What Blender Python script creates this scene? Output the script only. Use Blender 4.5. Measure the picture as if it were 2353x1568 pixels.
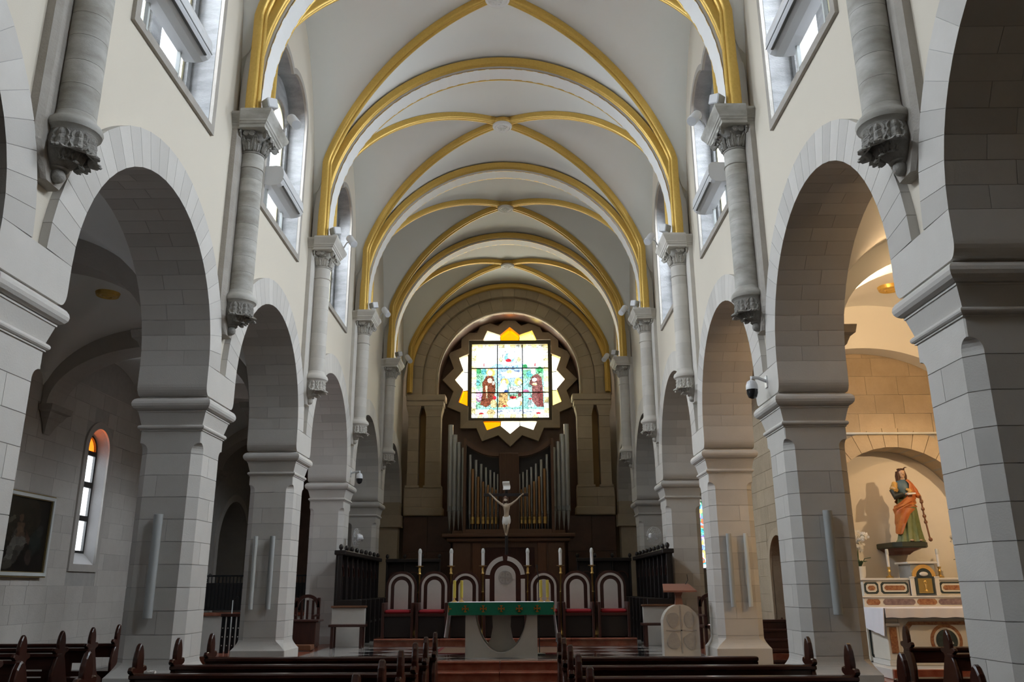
import bpy, bmesh, math, random
from mathutils import Vector, Matrix, Euler
random.seed(7)
PI = math.pi
S = bpy.context.scene
COL = S.collection
for _o in list(bpy.data.objects):
    bpy.data.objects.remove(_o)

# ------------------------------------------------------------------ camera
EYE = 1.6
cam_d = bpy.data.cameras.new('camera')
cam_d.sensor_fit = 'HORIZONTAL'
cam_d.sensor_width = 36.0
cam_d.lens = 1927.85 * 36.0 / 2353.0
cam_d.clip_end = 200
cam = bpy.data.objects.new('camera', cam_d)
COL.objects.link(cam)
_p, _yaw, _roll = .2871, .0074, -.0053
_r0 = Vector((math.cos(_yaw), math.sin(_yaw), 0))
_f = Vector((-math.sin(_yaw) * math.cos(_p), math.cos(_yaw) * math.cos(_p), math.sin(_p)))
_u0 = _r0.cross(_f)
_r = _r0 * math.cos(_roll) + _u0 * math.sin(_roll)
_u = -_r0 * math.sin(_roll) + _u0 * math.cos(_roll)
_m = Matrix((_r, _u, -_f)).transposed().to_4x4()
_m.translation = (.343, 0, EYE)
cam.matrix_world = _m
S.camera = cam

# ------------------------------------------------------------------ world, exposure
S.view_settings.view_transform = 'Standard'
S.view_settings.look = 'None'
S.view_settings.gamma = 1
S.view_settings.use_curve_mapping = False
S.view_settings.exposure = 0.3
try:
    S.cycles.use_denoising = True
    S.cycles.max_bounces = 9
    S.cycles.diffuse_bounces = 5
    S.cycles.glossy_bounces = 3
    S.cycles.transparent_max_bounces = 8
    S.cycles.use_adaptive_sampling = True
    S.cycles.adaptive_threshold = .15
    S.cycles.adaptive_min_samples = 24
    S.cycles.sample_clamp_indirect = 8
    S.cycles.caustics_reflective = False
    S.cycles.caustics_refractive = False
except Exception:
    pass
wd = bpy.data.worlds.new('daylight')
S.world = wd
wd.use_nodes = True
wd.node_tree.nodes['Background'].inputs[0].default_value = (.86, .92, 1.0, 1)
wd.node_tree.nodes['Background'].inputs[1].default_value = 3.6

# ------------------------------------------------------------------ layout numbers (metres)
W = 3.735            # nave face of the arcade stone
WP = 3.80            # plaster face above it
XO = 8.70            # outer wall of the aisles
BAY = 4.6
PY = [2.0 + BAY * k for k in range(7)]      # pillar lines: 2, 6.6, 11.2, 15.8, 20.4, 25, 29.6
ZC, RI, RE = 4.41, 1.765, 2.19              # arcade arch: centre height, inner and outer radius
PLAT = .43

# ------------------------------------------------------------------ daylight at the windows
def area(name, loc, rot, sx, sy, power, col):
    d = bpy.data.lights.new(name, 'AREA')
    d.shape = 'RECTANGLE'; d.size = sx; d.size_y = sy
    d.energy = power; d.color = col
    o = bpy.data.objects.new(name, d)
    o.location = loc; o.rotation_euler = rot
    COL.objects.link(o)
    return o
CLER_L, CLER_R, TILT = 900, 980, math.radians(74)
for yc in (4.3, 8.9, 13.5, 18.1):
    area('window_daylight', (-5.7, yc, 10.75), (0, -TILT, 0), 3.4, 2.8, CLER_L, (.98, .985, .99))
    area('window_daylight', (5.7, yc, 10.75), (0, TILT, 0), 3.4, 2.8, CLER_R, (.97, .985, 1))
for (yc, pw) in ((17.9, 150), (8.7, 25)):  # the weaker one lights the added, unseen aisle window
    area('window_daylight', (-9.75, yc, 3.9), (0, -PI / 2, 0), 2.9, .7, pw, (.93, .96, 1))
area('window_daylight', (0, 31.95, 9.16), (-PI / 2, 0, 0), 4.6, 4.6, 1000, (1, .95, .84))
area('window_daylight', (6.55, 30.6, 3.5), (-PI / 2, 0, 0), .9, 2.6, 40, (1, .98, .94))

# ------------------------------------------------------------------ materials
MATS = {}
def mat(name, col, rough=.6, metal=0., var=.0, noise=0., nscale=6., bump=0., bscale=60., spec=.5, col2=None, coat=0., stretch=None):
    """principled material; var = per-object brightness scatter, noise = blotches towards col2"""
    m = bpy.data.materials.new(name); m.use_nodes = True
    nt = m.node_tree; N, L = nt.nodes, nt.links
    b = N['Principled BSDF']
    b.inputs['Roughness'].default_value = rough
    b.inputs['Metallic'].default_value = metal
    b.inputs['Specular IOR Level'].default_value = spec
    b.inputs['Coat Weight'].default_value = coat
    c4 = (*col, 1)
    src = None
    tc = N.new('ShaderNodeTexCoord')
    vec = tc.outputs['Object']
    if stretch:
        mp = N.new('ShaderNodeMapping'); mp.inputs['Scale'].default_value = stretch
        L.new(vec, mp.inputs[0]); vec = mp.outputs[0]
    if noise > 0:
        nz = N.new('ShaderNodeTexNoise'); nz.inputs['Scale'].default_value = nscale
        nz.inputs['Detail'].default_value = 5; nz.inputs['Roughness'].default_value = .6
        L.new(vec, nz.inputs['Vector'])
        rp = N.new('ShaderNodeMapRange')
        rp.inputs[1].default_value = .32; rp.inputs[2].default_value = .68
        rp.inputs[3].default_value = 0; rp.inputs[4].default_value = noise
        L.new(nz.outputs[0], rp.inputs[0])
        mx = N.new('ShaderNodeMix'); mx.data_type = 'RGBA'
        mx.inputs[6].default_value = c4
        k2 = col2 or tuple(x * .6 for x in col)
        mx.inputs[7].default_value = (*k2, 1)
        L.new(rp.outputs[0], mx.inputs[0])
        src = mx.outputs[2]
    if var > 0:
        oi = N.new('ShaderNodeObjectInfo')
        rp = N.new('ShaderNodeMapRange')
        rp.inputs[3].default_value = 1 - var; rp.inputs[4].default_value = 1 + var
        L.new(oi.outputs['Random'], rp.inputs[0])
        hs = N.new('ShaderNodeHueSaturation')
        L.new(rp.outputs[0], hs.inputs['Value'])
        if src: L.new(src, hs.inputs['Color'])
        else: hs.inputs['Color'].default_value = c4
        src = hs.outputs[0]
    if src: L.new(src, b.inputs['Base Color'])
    else: b.inputs['Base Color'].default_value = c4
    if bump > 0:
        nb = N.new('ShaderNodeTexNoise'); nb.inputs['Scale'].default_value = bscale
        nb.inputs['Detail'].default_value = 4
        L.new(vec, nb.inputs['Vector'])
        bp = N.new('ShaderNodeBump'); bp.inputs['Strength'].default_value = bump
        bp.inputs['Distance'].default_value = .02
        L.new(nb.outputs[0], bp.inputs['Height'])
        L.new(bp.outputs[0], b.inputs['Normal'])
    MATS[name] = m
    return m
def glass(name, col, attr=False):
    """thin coloured pane: what lies behind is seen through its colour"""
    m = bpy.data.materials.new(name); m.use_nodes = True
    nt = m.node_tree; N, L = nt.nodes, nt.links
    N.remove(N['Principled BSDF'])
    tr = N.new('ShaderNodeBsdfTransparent'); gl = N.new('ShaderNodeBsdfGlossy')
    gl.inputs['Roughness'].default_value = .08
    mx = N.new('ShaderNodeMixShader'); mx.inputs[0].default_value = .05
    L.new(tr.outputs[0], mx.inputs[1]); L.new(gl.outputs[0], mx.inputs[2])
    L.new(mx.outputs[0], N['Material Output'].inputs[0])
    tr.inputs[0].default_value = (*col, 1)
    if attr:
        a = N.new('ShaderNodeAttribute'); a.attribute_name = 'Col'
        L.new(a.outputs['Color'], tr.inputs[0])
    MATS[name] = m
    return m
def attr_mat(name, rough):
    m = mat(name, (.5, .5, .5), rough)
    a = m.node_tree.nodes.new('ShaderNodeAttribute'); a.attribute_name = 'Col'
    m.node_tree.links.new(a.outputs['Color'], m.node_tree.nodes['Principled BSDF'].inputs['Base Color'])
    return m
def emit(name, col, st):
    m = bpy.data.materials.new(name); m.use_nodes = True
    b = m.node_tree.nodes['Principled BSDF']
    b.inputs['Base Color'].default_value = (*col, 1)
    b.inputs['Emission Color'].default_value = (*col, 1)
    b.inputs['Emission Strength'].default_value = st
    MATS[name] = m
    return m
mat('stone', (.57, .547, .512), .75, var=.10, noise=.35, nscale=3.5, bump=.10, bscale=70, col2=(.475, .452, .415))
mat('stone_smooth', (.58, .557, .522), .65, var=.05, noise=.3, nscale=3, bump=.1, bscale=60, col2=(.485, .462, .425))
mat('mortar', (.42, .405, .39), .9, noise=.3, nscale=8)
mat('wall_mortar', (.42, .40, .37), .9, noise=.3, nscale=8)
mat('stone_grey', (.50, .49, .455), .75, var=.09, noise=.95, nscale=2.6, bump=.12, bscale=60, col2=(.29, .27, .23), stretch=(1, 1, 2.6))
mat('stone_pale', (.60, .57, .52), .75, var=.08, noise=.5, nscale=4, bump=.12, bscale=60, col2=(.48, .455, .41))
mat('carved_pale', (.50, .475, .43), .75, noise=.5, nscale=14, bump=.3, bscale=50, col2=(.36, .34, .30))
mat('stone_carved', (.30, .285, .26), .75, noise=.6, nscale=14, bump=.4, bscale=50, col2=(.16, .15, .135))
mat('stone_reveal', (.56, .55, .54), .75, noise=.5, nscale=3, bump=.2, bscale=30, col2=(.47, .46, .45))
mat('stone_frame', (.40, .37, .33), .8, noise=.5, nscale=5, bump=.3, bscale=40, col2=(.29, .26, .22))
mat('stone_jamb', (.30, .30, .30), .75, noise=.9, nscale=2.5, bump=.4, bscale=30, col2=(.17, .17, .17), stretch=(1, 1, 3))
mat('stone_end', (.48, .40, .29), .75, var=.08, noise=.4, nscale=4, bump=.2, col2=(.38, .31, .22))  # yellow-brown tint carries the warm light bounced from the golden glass
mat('stone_aisle', (.50, .47, .43), .8, var=.09, noise=.4, nscale=4, bump=.25, bscale=30, col2=(.41, .38, .34))
mat('stone_chapel', (.50, .41, .29), .8, var=.08, noise=.5, nscale=4, bump=.4, bscale=30, col2=(.38, .30, .20))
mat('plaster_vault', (.83, .84, .815), .7, noise=.15, nscale=1.2, col2=(.78, .79, .765))
mat('plaster_wall', (.64, .585, .49), .75, noise=.25, nscale=1.5, bump=.08, bscale=80, col2=(.605, .555, .47))
mat('plaster_niche', (.80, .75, .66), .7, noise=.1, nscale=2)
mat('plaster_ochre', (.42, .27, .11), .7, noise=.3, nscale=2)
mat('white_paint', (.78, .78, .77), .55)
mat('gold', (.72, .485, .125), .38, metal=.45, noise=.35, nscale=25, bump=.12, bscale=120, col2=(.52, .31, .05))
mat('brass', (.70, .48, .16), .28, metal=.9)
mat('wood_dark', (.060, .020, .014), .28, noise=.6, nscale=5, col2=(.030, .010, .008), stretch=(6, 6, 1), spec=.5)
mat('wood_pew', (.050, .015, .009), .24, noise=.6, nscale=5, col2=(.026, .008, .006), stretch=(1, 6, 6), spec=.5)
mat('wood_black', (.016, .011, .010), .45, noise=.4, nscale=5)
mat('wood_organ', (.16, .078, .042), .45, var=.08, noise=.5, nscale=6, col2=(.10, .05, .028), stretch=(8, 8, 1))
mat('wood_brown', (.20, .085, .04), .4, noise=.5, nscale=6, col2=(.12, .05, .025), stretch=(8, 8, 1))
mat('wood_lectern', (.27, .12, .085), .4, noise=.4, nscale=6, col2=(.2, .085, .06))
mat('organ_pipe', (.52, .53, .50), .36, metal=.5, noise=.2, nscale=5)
mat('copper_pipe', (.42, .23, .10), .4, metal=.7)
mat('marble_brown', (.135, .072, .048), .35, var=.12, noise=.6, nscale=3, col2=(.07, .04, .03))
mat('marble_red', (.235, .060, .036), .22, var=.06, noise=.7, nscale=5, col2=(.36, .16, .10), bump=.0)
mat('marble_white', (.66, .64, .60), .25, noise=.35, nscale=4, col2=(.52, .51, .49))
mat('marble_cream', (.68, .64, .56), .35, noise=.3, nscale=5, col2=(.57, .53, .45))
mat('marble_inlay_red', (.21, .065, .032), .3, noise=.8, nscale=25, col2=(.48, .26, .12))
mat('marble_inlay_green', (.030, .042, .040), .3, noise=.5, nscale=20, col2=(.07, .09, .085))
mat('marble_inlay_violet', (.13, .075, .08), .3, noise=.8, nscale=22, col2=(.32, .24, .22))
mat('marble_yellow', (.62, .36, .10), .35, noise=.4, nscale=10)
mat('marble_grey', (.33, .35, .35), .4, noise=.5, nscale=6)
mat('tile_white', (.46, .44, .42), .12, var=.08, noise=.3, nscale=4)
mat('tile_black', (.022, .022, .024), .12, var=.1, noise=.3, nscale=4)
mat('floor_stone', (.11, .10, .092), .22, noise=.4, nscale=2)
mat('carved_panel', (.50, .47, .42), .6, noise=.2, nscale=6)
mat('carved_dark', (.36, .34, .31), .7, noise=.4, nscale=20)
mat('altar_stone', (.44, .42, .37), .6, noise=.2, nscale=6, bump=.1)
mat('cloth_white', (.74, .72, .76), .8, bump=.05, bscale=200)
mat('cloth_green', (.003, .16, .085), .8, noise=.2, nscale=30)
mat('cloth_orange', (.42, .16, .02), .7)
mat('cushion_red', (.30, .010, .018), .8)
mat('seat_white', (.52, .49, .46), .6, noise=.15, nscale=6)
mat('seat_emboss', (.36, .335, .31), .6)
mat('rug', (.22, .13, .075), .95, noise=.7, nscale=30, col2=(.12, .06, .04), stretch=(1, 8, 1))
mat('rug_border', (.18, .02, .02), .95)
mat('candle_white', (.74, .73, .72), .5)
mat('candle_yellow', (.68, .56, .10), .5, noise=.3, nscale=40, col2=(.5, .38, .05))
mat('black_metal', (.012, .013, .016), .4, metal=.3)
mat('white_plastic', (.66, .67, .69), .35)
mat('grey_plastic', (.37, .385, .38), .5)
mat('grey_light', (.58, .60, .58), .45)
mat('black_plastic', (.012, .012, .014), .3)
mat('lens_dark', (.015, .015, .017), .08)
mat('window_frame', (.42, .38, .24), .5)
mat('window_lead', (.018, .017, .014), .6)
mat('star_frame', (.095, .09, .066), .6, noise=.4, nscale=8)
mat('gilt_frame', (.40, .30, .14), .35, metal=.6, noise=.4, nscale=30)
mat('skin', (.56, .36, .23), .5)
mat('corpus', (.40, .31, .215), .45, noise=.3, nscale=20)
mat('loin_cloth', (.62, .60, .56), .7)
mat('hair', (.085, .032, .012), .6, noise=.5, nscale=60)
mat('robe_green', (.10, .135, .045), .5, noise=.5, nscale=12, col2=(.24, .25, .10))
mat('robe_dark', (.020, .024, .018), .5)
mat('robe_blue', (.07, .13, .17), .45, noise=.3, nscale=20)
mat('robe_orange', (.44, .105, .028), .5, noise=.6, nscale=9, col2=(.58, .27, .07))
mat('pedestal', (.030, .036, .022), .5)
mat('pedestal_red', (.11, .024, .016), .5)
mat('paper', (.72, .70, .66), .8)
mat('leaf', (.030, .075, .022), .5)
mat('petal', (.76, .73, .66), .6)
mat('pot_white', (.72, .70, .66), .4)
glass('pane_clear', (.92, .96, 1))
glass('pane_orange', (.85, .15, .010))
glass('glass_stained', (1, 1, 1), attr=True)
for nm, c in dict(white=(.90, .88, .78), pale=(.86, .76, .36), amber=(.80, .40, .012), cream=(.88, .82, .58)).items():
    glass('pane_star_' + nm, c)
attr_mat('canvas', .35)
emit('lamp_warm', (1, .82, .55), 14)

# ------------------------------------------------------------------ mesh helpers
class MB:
    def __init__(s): s.v, s.f, s.sm = [], [], []
    def add(s, vs, fs, smooth=False):
        o = len(s.v); s.v += [tuple(v) for v in vs]
        for f in fs: s.f.append([i + o for i in f]); s.sm.append(smooth)
        return s
    def box(s, x0, x1, y0, y1, z0, z1):
        return s.add([(x, y, z) for z in (z0, z1) for y in (y0, y1) for x in (x0, x1)],
                     [(0, 2, 3, 1), (4, 5, 7, 6), (0, 1, 5, 4), (2, 6, 7, 3), (0, 4, 6, 2), (1, 3, 7, 5)])
    def cbox(s, x0, x1, y0, y1, z0, z1, c=.008):
        """box with chamfered edges"""
        lo, hi = (x0, y0, z0), (x1, y1, z1)
        idx = {}; vs = []
        for sx in (0, 1):
            for sy in (0, 1):
                for sz in (0, 1):
                    sg = (sx, sy, sz)
                    for ax in range(3):
                        p = []
                        for k in range(3):
                            b = hi[k] if sg[k] else lo[k]
                            p.append(b if k == ax else (b - c if sg[k] else b + c))
                        idx[(sg, ax)] = len(vs); vs.append(p)
        fs = []
        for ax in range(3):
            a, b = [k for k in range(3) if k != ax]
            for d in (0, 1):
                q = []
                for (i, j) in ((0, 0), (1, 0), (1, 1), (0, 1)):
                    g = [0, 0, 0]; g[ax] = d; g[a] = i; g[b] = j
                    q.append(idx[(tuple(g), ax)])
                fs.append(q)
            for i in (0, 1):
                for j in (0, 1):
                    g0 = [0, 0, 0]; g0[a] = i; g0[b] = j
                    g1 = list(g0); g1[ax] = 1
                    fs.append([idx[(tuple(g0), a)], idx[(tuple(g1), a)], idx[(tuple(g1), b)], idx[(tuple(g0), b)]])
        for sx in (0, 1):
            for sy in (0, 1):
                for sz in (0, 1):
                    fs.append([idx[((sx, sy, sz), ax)] for ax in range(3)])
        return s.add(vs, fs)
    def prism(s, poly, a, b, ax='y', smooth=False):
        """poly in the other two axes (x,z for y; y,z for x; x,y for z), extruded from a to b"""
        n = len(poly)
        def P(p, t):
            return (p[0], t, p[1]) if ax == 'y' else ((t, p[0], p[1]) if ax == 'x' else (p[0], p[1], t))
        vs = [P(p, a) for p in poly] + [P(p, b) for p in poly]
        fs = [list(range(n)), list(range(2 * n - 1, n - 1, -1))]
        s.add(vs, fs)
        return s.add(vs, [(i, (i + 1) % n, n + (i + 1) % n, n + i) for i in range(n)], smooth)
    def loft(s, rings, caps=True, smooth=False, closed=True):
        n = len(rings[0]); vs = [p for r in rings for p in r]; fs = []
        for i in range(len(rings) - 1):
            for j in range(n if closed else n - 1):
                k = (j + 1) % n
                fs.append((i * n + j, i * n + k, (i + 1) * n + k, (i + 1) * n + j))
        o = len(s.v); s.add(vs, fs, smooth)
        if caps:
            s.f.append([o + j for j in range(n)][::-1]); s.sm.append(False)
            s.f.append([o + (len(rings) - 1) * n + j for j in range(n)]); s.sm.append(False)
        return s
    def lathe(s, prof, c=(0, 0, 0), seg=20, a0=0., a1=2 * PI, axis='z', smooth=True, caps=True):
        full = abs(a1 - a0 - 2 * PI) < 1e-6
        n = seg if full else seg + 1
        rings = []
        for (r, h) in prof:
            ring = []
            for j in range(n):
                t = a0 + (a1 - a0) * j / seg
                x, y = r * math.cos(t), r * math.sin(t)
                p = (x, y, h) if axis == 'z' else ((h, x, y) if axis == 'x' else (x, h, y))
                ring.append((p[0] + c[0], p[1] + c[1], p[2] + c[2]))
            rings.append(ring)
        return s.loft(rings, caps, smooth, closed=full)
    def sphere(s, c, r, seg=14, rings=8, sc=(1, 1, 1)):
        R = []
        for i in range(1, rings):
            t = PI * i / rings
            R.append([(c[0] + r * sc[0] * math.sin(t) * math.cos(2 * PI * j / seg), c[1] + r * sc[1] * math.sin(t) * math.sin(2 * PI * j / seg), c[2] - r * sc[2] * math.cos(t)) for j in range(seg)])
        o = len(s.v)
        s.loft(R, False, True)
        b = len(s.v); s.v.append((c[0], c[1], c[2] - r * sc[2])); s.v.append((c[0], c[1], c[2] + r * sc[2]))
        for j in range(seg):
            s.f.append([b, o + (j + 1) % seg, o + j]); s.sm.append(True)
            q = o + (len(R) - 1) * seg
            s.f.append([b + 1, q + j, q + (j + 1) % seg]); s.sm.append(True)
        return s
    def sweep(s, path, sec, ups=None, caps=True, smooth=True, closed_path=False):
        """carry a 2D section (side, up) along a path; ups gives the up direction at each point"""
        P = [Vector(p) for p in path]; n = len(P); rings = []
        for i in range(n):
            if closed_path: t = (P[(i + 1) % n] - P[i - 1]).normalized()
            else: t = (P[min(i + 1, n - 1)] - P[max(i - 1, 0)]).normalized()
            up = Vector(ups[i] if ups and not isinstance(ups, Vector) else (ups or (0, 0, 1)))
            sd = t.cross(up)
            if sd.length < 1e-5: sd = t.cross(Vector((1, 0, .01)))
            sd.normalize(); u2 = sd.cross(t).normalized()
            rings.append([tuple(P[i] + sd * a + u2 * b) for (a, b) in sec])
        if closed_path: rings.append(rings[0]); caps = False
        return s.loft(rings, caps, smooth)
    def tube(s, path, r, seg=8, smooth=True):
        rr = r if isinstance(r, (list, tuple)) else [r] * len(path)
        P = [Vector(p) for p in path]; n = len(P); rings = []
        ref = Vector((0.13, .31, 1)).normalized()
        for i in range(n):
            t = (P[min(i + 1, n - 1)] - P[max(i - 1, 0)]).normalized()
            if abs(t.dot(ref)) > .95: ref = Vector((1, .2, .1)).normalized()
            a = t.cross(ref).normalized(); b = t.cross(a)
            rings.append([tuple(P[i] + (a * math.cos(2 * PI * j / seg) + b * math.sin(2 * PI * j / seg)) * rr[i]) for j in range(seg)])
        return s.loft(rings, True, smooth)
    def mesh(s, name, off=(0, 0, 0)):
        me = bpy.data.meshes.new(name)
        me.from_pydata([(v[0] - off[0], v[1] - off[1], v[2] - off[2]) for v in s.v], [], s.f)
        bm = bmesh.new(); bm.from_mesh(me)
        for f, q in zip(bm.faces, s.sm): f.smooth = q
        bmesh.ops.recalc_face_normals(bm, faces=bm.faces)
        if any(s.sm):
            for e in bm.edges:
                if len(e.link_faces) == 2 and e.calc_face_angle(0) > .65: e.smooth = False
        bm.to_mesh(me); bm.free()
        return me
    def build(s, name, m, parent=None, world=False):
        off = (0, 0, 0)
        if world and parent is not None: off = tuple(parent.location)
        me = s.mesh(name, off)
        me.materials.append(MATS[m])
        return link(name, me, parent)
def link(name, me, parent=None, loc=None, rot=None):
    o = bpy.data.objects.new(name, me); COL.objects.link(o)
    if parent is not None: o.parent = parent
    if loc is not None: o.location = loc
    if rot is not None: o.rotation_euler = rot
    return o
def slab_mesh(name, outline, holes, t0, t1, ax, m):
    """flat shape with holes, thickened from t0 to t1 along ax (outline as in MB.prism)"""
    cu = bpy.data.curves.new(name, 'CURVE'); cu.dimensions = '2D'; cu.fill_mode = 'BOTH'
    for poly in [outline] + list(holes):
        sp = cu.splines.new('POLY'); sp.points.add(len(poly) - 1)
        for i, p in enumerate(poly): sp.points[i].co = (p[0], p[1], 0, 1)
        sp.use_cyclic_u = True
    cu.extrude = (t1 - t0) / 2
    tmp = bpy.data.objects.new('tmp', cu); COL.objects.link(tmp)
    dg = bpy.context.evaluated_depsgraph_get()
    me = bpy.data.meshes.new_from_object(tmp.evaluated_get(dg))
    bpy.data.objects.remove(tmp); bpy.data.curves.remove(cu)
    mid = (t0 + t1) / 2
    for v in me.vertices:
        a, b, c = v.co
        v.co = (a, mid + c, b) if ax == 'y' else ((mid + c, a, b) if ax == 'x' else (a, b, mid + c))
    bm = bmesh.new(); bm.from_mesh(me)
    bmesh.ops.remove_doubles(bm, verts=bm.verts, dist=1e-5)
    bmesh.ops.recalc_face_normals(bm, faces=bm.faces)
    for f in bm.faces: f.smooth = False
    bm.to_mesh(me); bm.free()
    me.name = name
    me.materials.clear(); me.materials.append(MATS[m])
    return me
def slab(name, outline, holes, t0, t1, ax, m, parent=None):
    return link(name, slab_mesh(name, outline, holes, t0, t1, ax, m), parent)
def tag(o, label, cat=None, group=None, kind=None):
    if label: o['label'] = label
    if cat: o['category'] = cat
    if group: o['group'] = group
    if kind: o['kind'] = kind
    return o
def thing(name, label, cat, loc=(0, 0, 0), group=None, rz=0.):
    o = bpy.data.objects.new(name, None); COL.objects.link(o)
    o.empty_display_size = .2
    o.location = loc; o.rotation_euler = (0, 0, rz)
    return tag(o, label, cat, group)
def struct(o, label=None): return tag(o, label, None, None, 'structure')
def struct_empty(name, loc=(0, 0, 0), rz=0., label=None):
    o = bpy.data.objects.new(name, None); COL.objects.link(o)
    o.location = loc; o.rotation_euler = (0, 0, rz)
    return struct(o, label)
def children(o): return [c for c in KIDS.get(o.name, [])]
def copy_tree(o, parent=None, loc=None, rz=None):
    c = o.copy(); COL.objects.link(c)
    if parent is not None: c.parent = parent
    if loc is not None: c.location = loc
    if rz is not None: c.rotation_euler = (0, 0, rz)
    for ch in list(o.children): copy_tree(ch, c)
    return c
def arc(cx, cy, r, a0, a1, n, ry=None):
    ry = ry or r
    return [(cx + r * math.cos(a0 + (a1 - a0) * i / n), cy + ry * math.sin(a0 + (a1 - a0) * i / n)) for i in range(n + 1)]
def clip(poly, nx, ny, d):
    """keep the part of a convex polygon with nx*x+ny*y <= d"""
    out = []
    for i in range(len(poly)):
        a, b = poly[i], poly[(i + 1) % len(poly)]
        da, db = nx * a[0] + ny * a[1] - d, nx * b[0] + ny * b[1] - d
        if da <= 0: out.append(a)
        if da * db < 0:
            t = da / (da - db); out.append((a[0] + t * (b[0] - a[0]), a[1] + t * (b[1] - a[1])))
    return out
def side_loc(s, y): return (s * W, y, 0)
def side_rz(s): return 0. if s < 0 else PI
SIDE = {-1: 'left', 1: 'right'}
ORD = ['nearest', 'second', 'third', 'fourth', 'fifth', 'sixth']

# ================================================================== THE SETTING
fl = MB().box(-9.6, 9.6, -8, 32.6, -.3, 0).build('floor', 'floor_stone'); struct(fl, 'dark stone floor of the church')
# sanctuary platform with its front steps of red marble
pf = MB().box(-3.70, 3.70, 15.06, 29.4, .004, .40).build('floor_sanctuary', 'marble_grey')
struct(pf, 'raised sanctuary floor with black and white diamond tiles')
R_AREA = (-2.94, 3.08, 15.45, 18.66)
def diamond(cx, cy, h):
    p = [(cx - h, cy), (cx, cy - h), (cx + h, cy), (cx, cy + h)]
    x0, x1, y0, y1 = R_AREA
    for n in ((-1, 0, -x0), (1, 0, x1), (0, -1, -y0), (0, 1, y1)):
        p = clip(p, *n)
        if len(p) < 3: return None
    return p
for i in range(-5, 6):
    for j in range(-1, 6):
        for (dx, dy, m) in ((0, 0, 'tile_black'), (.42, .42, 'tile_white')):
            p = diamond(.07 + i * .84 + dx, 15.45 + j * .84 + dy, .414)
            if p and abs(sum(p[k][0] * p[k - 1][1] - p[k][1] * p[k - 1][0] for k in range(len(p)))) > .02:
                MB().prism(p, .40, .43, 'z').build('floor_tile', m, pf)
x0, x1, y0, y1 = R_AREA
for b in ((-3.70, 3.70, 15.30, y0 - .004), (-3.70, x0 - .004, y0, y1), (x1 + .004, 3.70, y0, y1), (-3.70, 3.70, y1 + .004, 29.4)):
    MB().box(b[0], b[1], b[2], b[3], .40, .43).build('border_slab', 'tile_white', pf)
for (ya, yb, za, zb) in ((15.0, 15.298, .395, .432), (14.66, 15.06, .255, .292), (14.26, 14.70, .115, .148)):
    for k in range(4):
        xa = -3.7 + k * 1.85
        MB().cbox(xa + .003, xa + 1.847, ya, yb, za, zb, .012).build('step_tread', 'marble_red', pf)
        MB().box(xa + .002, xa + 1.848, ya + .035, ya + .33, za - .13, za - .002).build('step_riser', 'marble_red', pf)

# ---------------------------------------------------------------- nave walls above the arcade
LOBE_C, LOBE_R, LOBE_Z, SILL = .45, .66, 10.30, 7.64
def lobes(off=0., sill=SILL, n=16):
    r = LOBE_R + off
    h = LOBE_C + r
    a = math.acos(LOBE_C / r) if LOBE_C < r else 0
    pts = [(-h, sill - off), (h, sill - off)]
    pts += arc(LOBE_C, LOBE_Z, r, 0, PI - a, n)
    pts += arc(-LOBE_C, LOBE_Z, r, a, PI, n)[1:]
    return pts
arch_top = arc(0, ZC, RE, .016, PI - .016, 54)
bay_out = [(-2.3, 4.445), (-2.3, 12.95), (2.3, 12.95), (2.3, 4.445), (RE, 4.445)] + arch_top + [(-RE, 4.445)]
me_bay_win = slab_mesh('wall_bay', bay_out, [lobes(.012)], -.85, -.085, 'x', 'plaster_wall')
me_bay_plain = slab_mesh('wall_bay_plain', bay_out, [], -.85, -.085, 'x', 'plaster_wall')
me_rear_blank = slab_mesh('wall_rear_bay', [(-2.3, 0), (-2.3, 12.95), (2.3, 12.95), (2.3, 0)], [], -.85, -.065, 'x', 'plaster_wall')  # unseen rear bays, left windowless to cut light from behind
for s in (-1, 1):
    for k in range(-2, 6):
        yc = 4.3 + BAY * k
        me = me_rear_blank if k < 0 else (me_bay_win if k < 4 else me_bay_plain)
        o = link('wall_' + SIDE[s], me, None, side_loc(s, yc), (0, 0, side_rz(s)))
        struct(o, 'cream plastered nave wall above the %s arcade' % SIDE[s])

# ---------------------------------------------------------------- clerestory windows
def window_proto():
    t = struct_empty('window_1')
    slab('window_frame', lobes(.11), [lobes(.0)], -.09, -.04, 'x', 'stone_frame', t)
    slab('jamb', lobes(.010), [lobes(-.004)], -.85, -.09, 'x', 'stone_jamb', t)
    def light(c, off=0.):
        return [(c - .43 - off, 7.72 - off), (c + .43 + off, 7.72 - off), (c + .43 + off, 10.12)] + arc(c, 10.12, .43 + off, 0, PI, 14)[1:]
    slab('tracery', lobes(-.006), [light(-.56), light(.56)], -.56, -.40, 'x', 'stone_jamb', t)
    for c in (-.56, .56):
        slab('casement', light(c, -.002), [light(c, -.055)], -.50, -.455, 'x', 'window_frame', t)
        p = slab('pane', light(c, -.05), [], -.482, -.476, 'x', 'pane_clear', t)
        MB().box(-.495, -.46, c - .40, c + .40, 8.86, 8.91).build('glazing_bar', 'window_frame', t)
    MB().box(-.39, -.07, -1.09, 1.09, 7.644, 7.66).build('window_sill', 'stone_jamb', t)
    return t
wp = window_proto()
n = 0
for k in range(0, 4):
    for s in (-1, 1):
        yc = 4.3 + BAY * k
        if n == 0: o = wp; o.location = side_loc(s, yc); o.rotation_euler = (0, 0, side_rz(s))
        else: o = copy_tree(wp, None, side_loc(s, yc), side_rz(s)); o.name = 'window_%d' % (n + 1)
        n += 1
        o['label'] = 'twin arched clerestory window with stone frame, %s on the %s wall' % (ORD[k], SIDE[s])
NWIN = n

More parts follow.
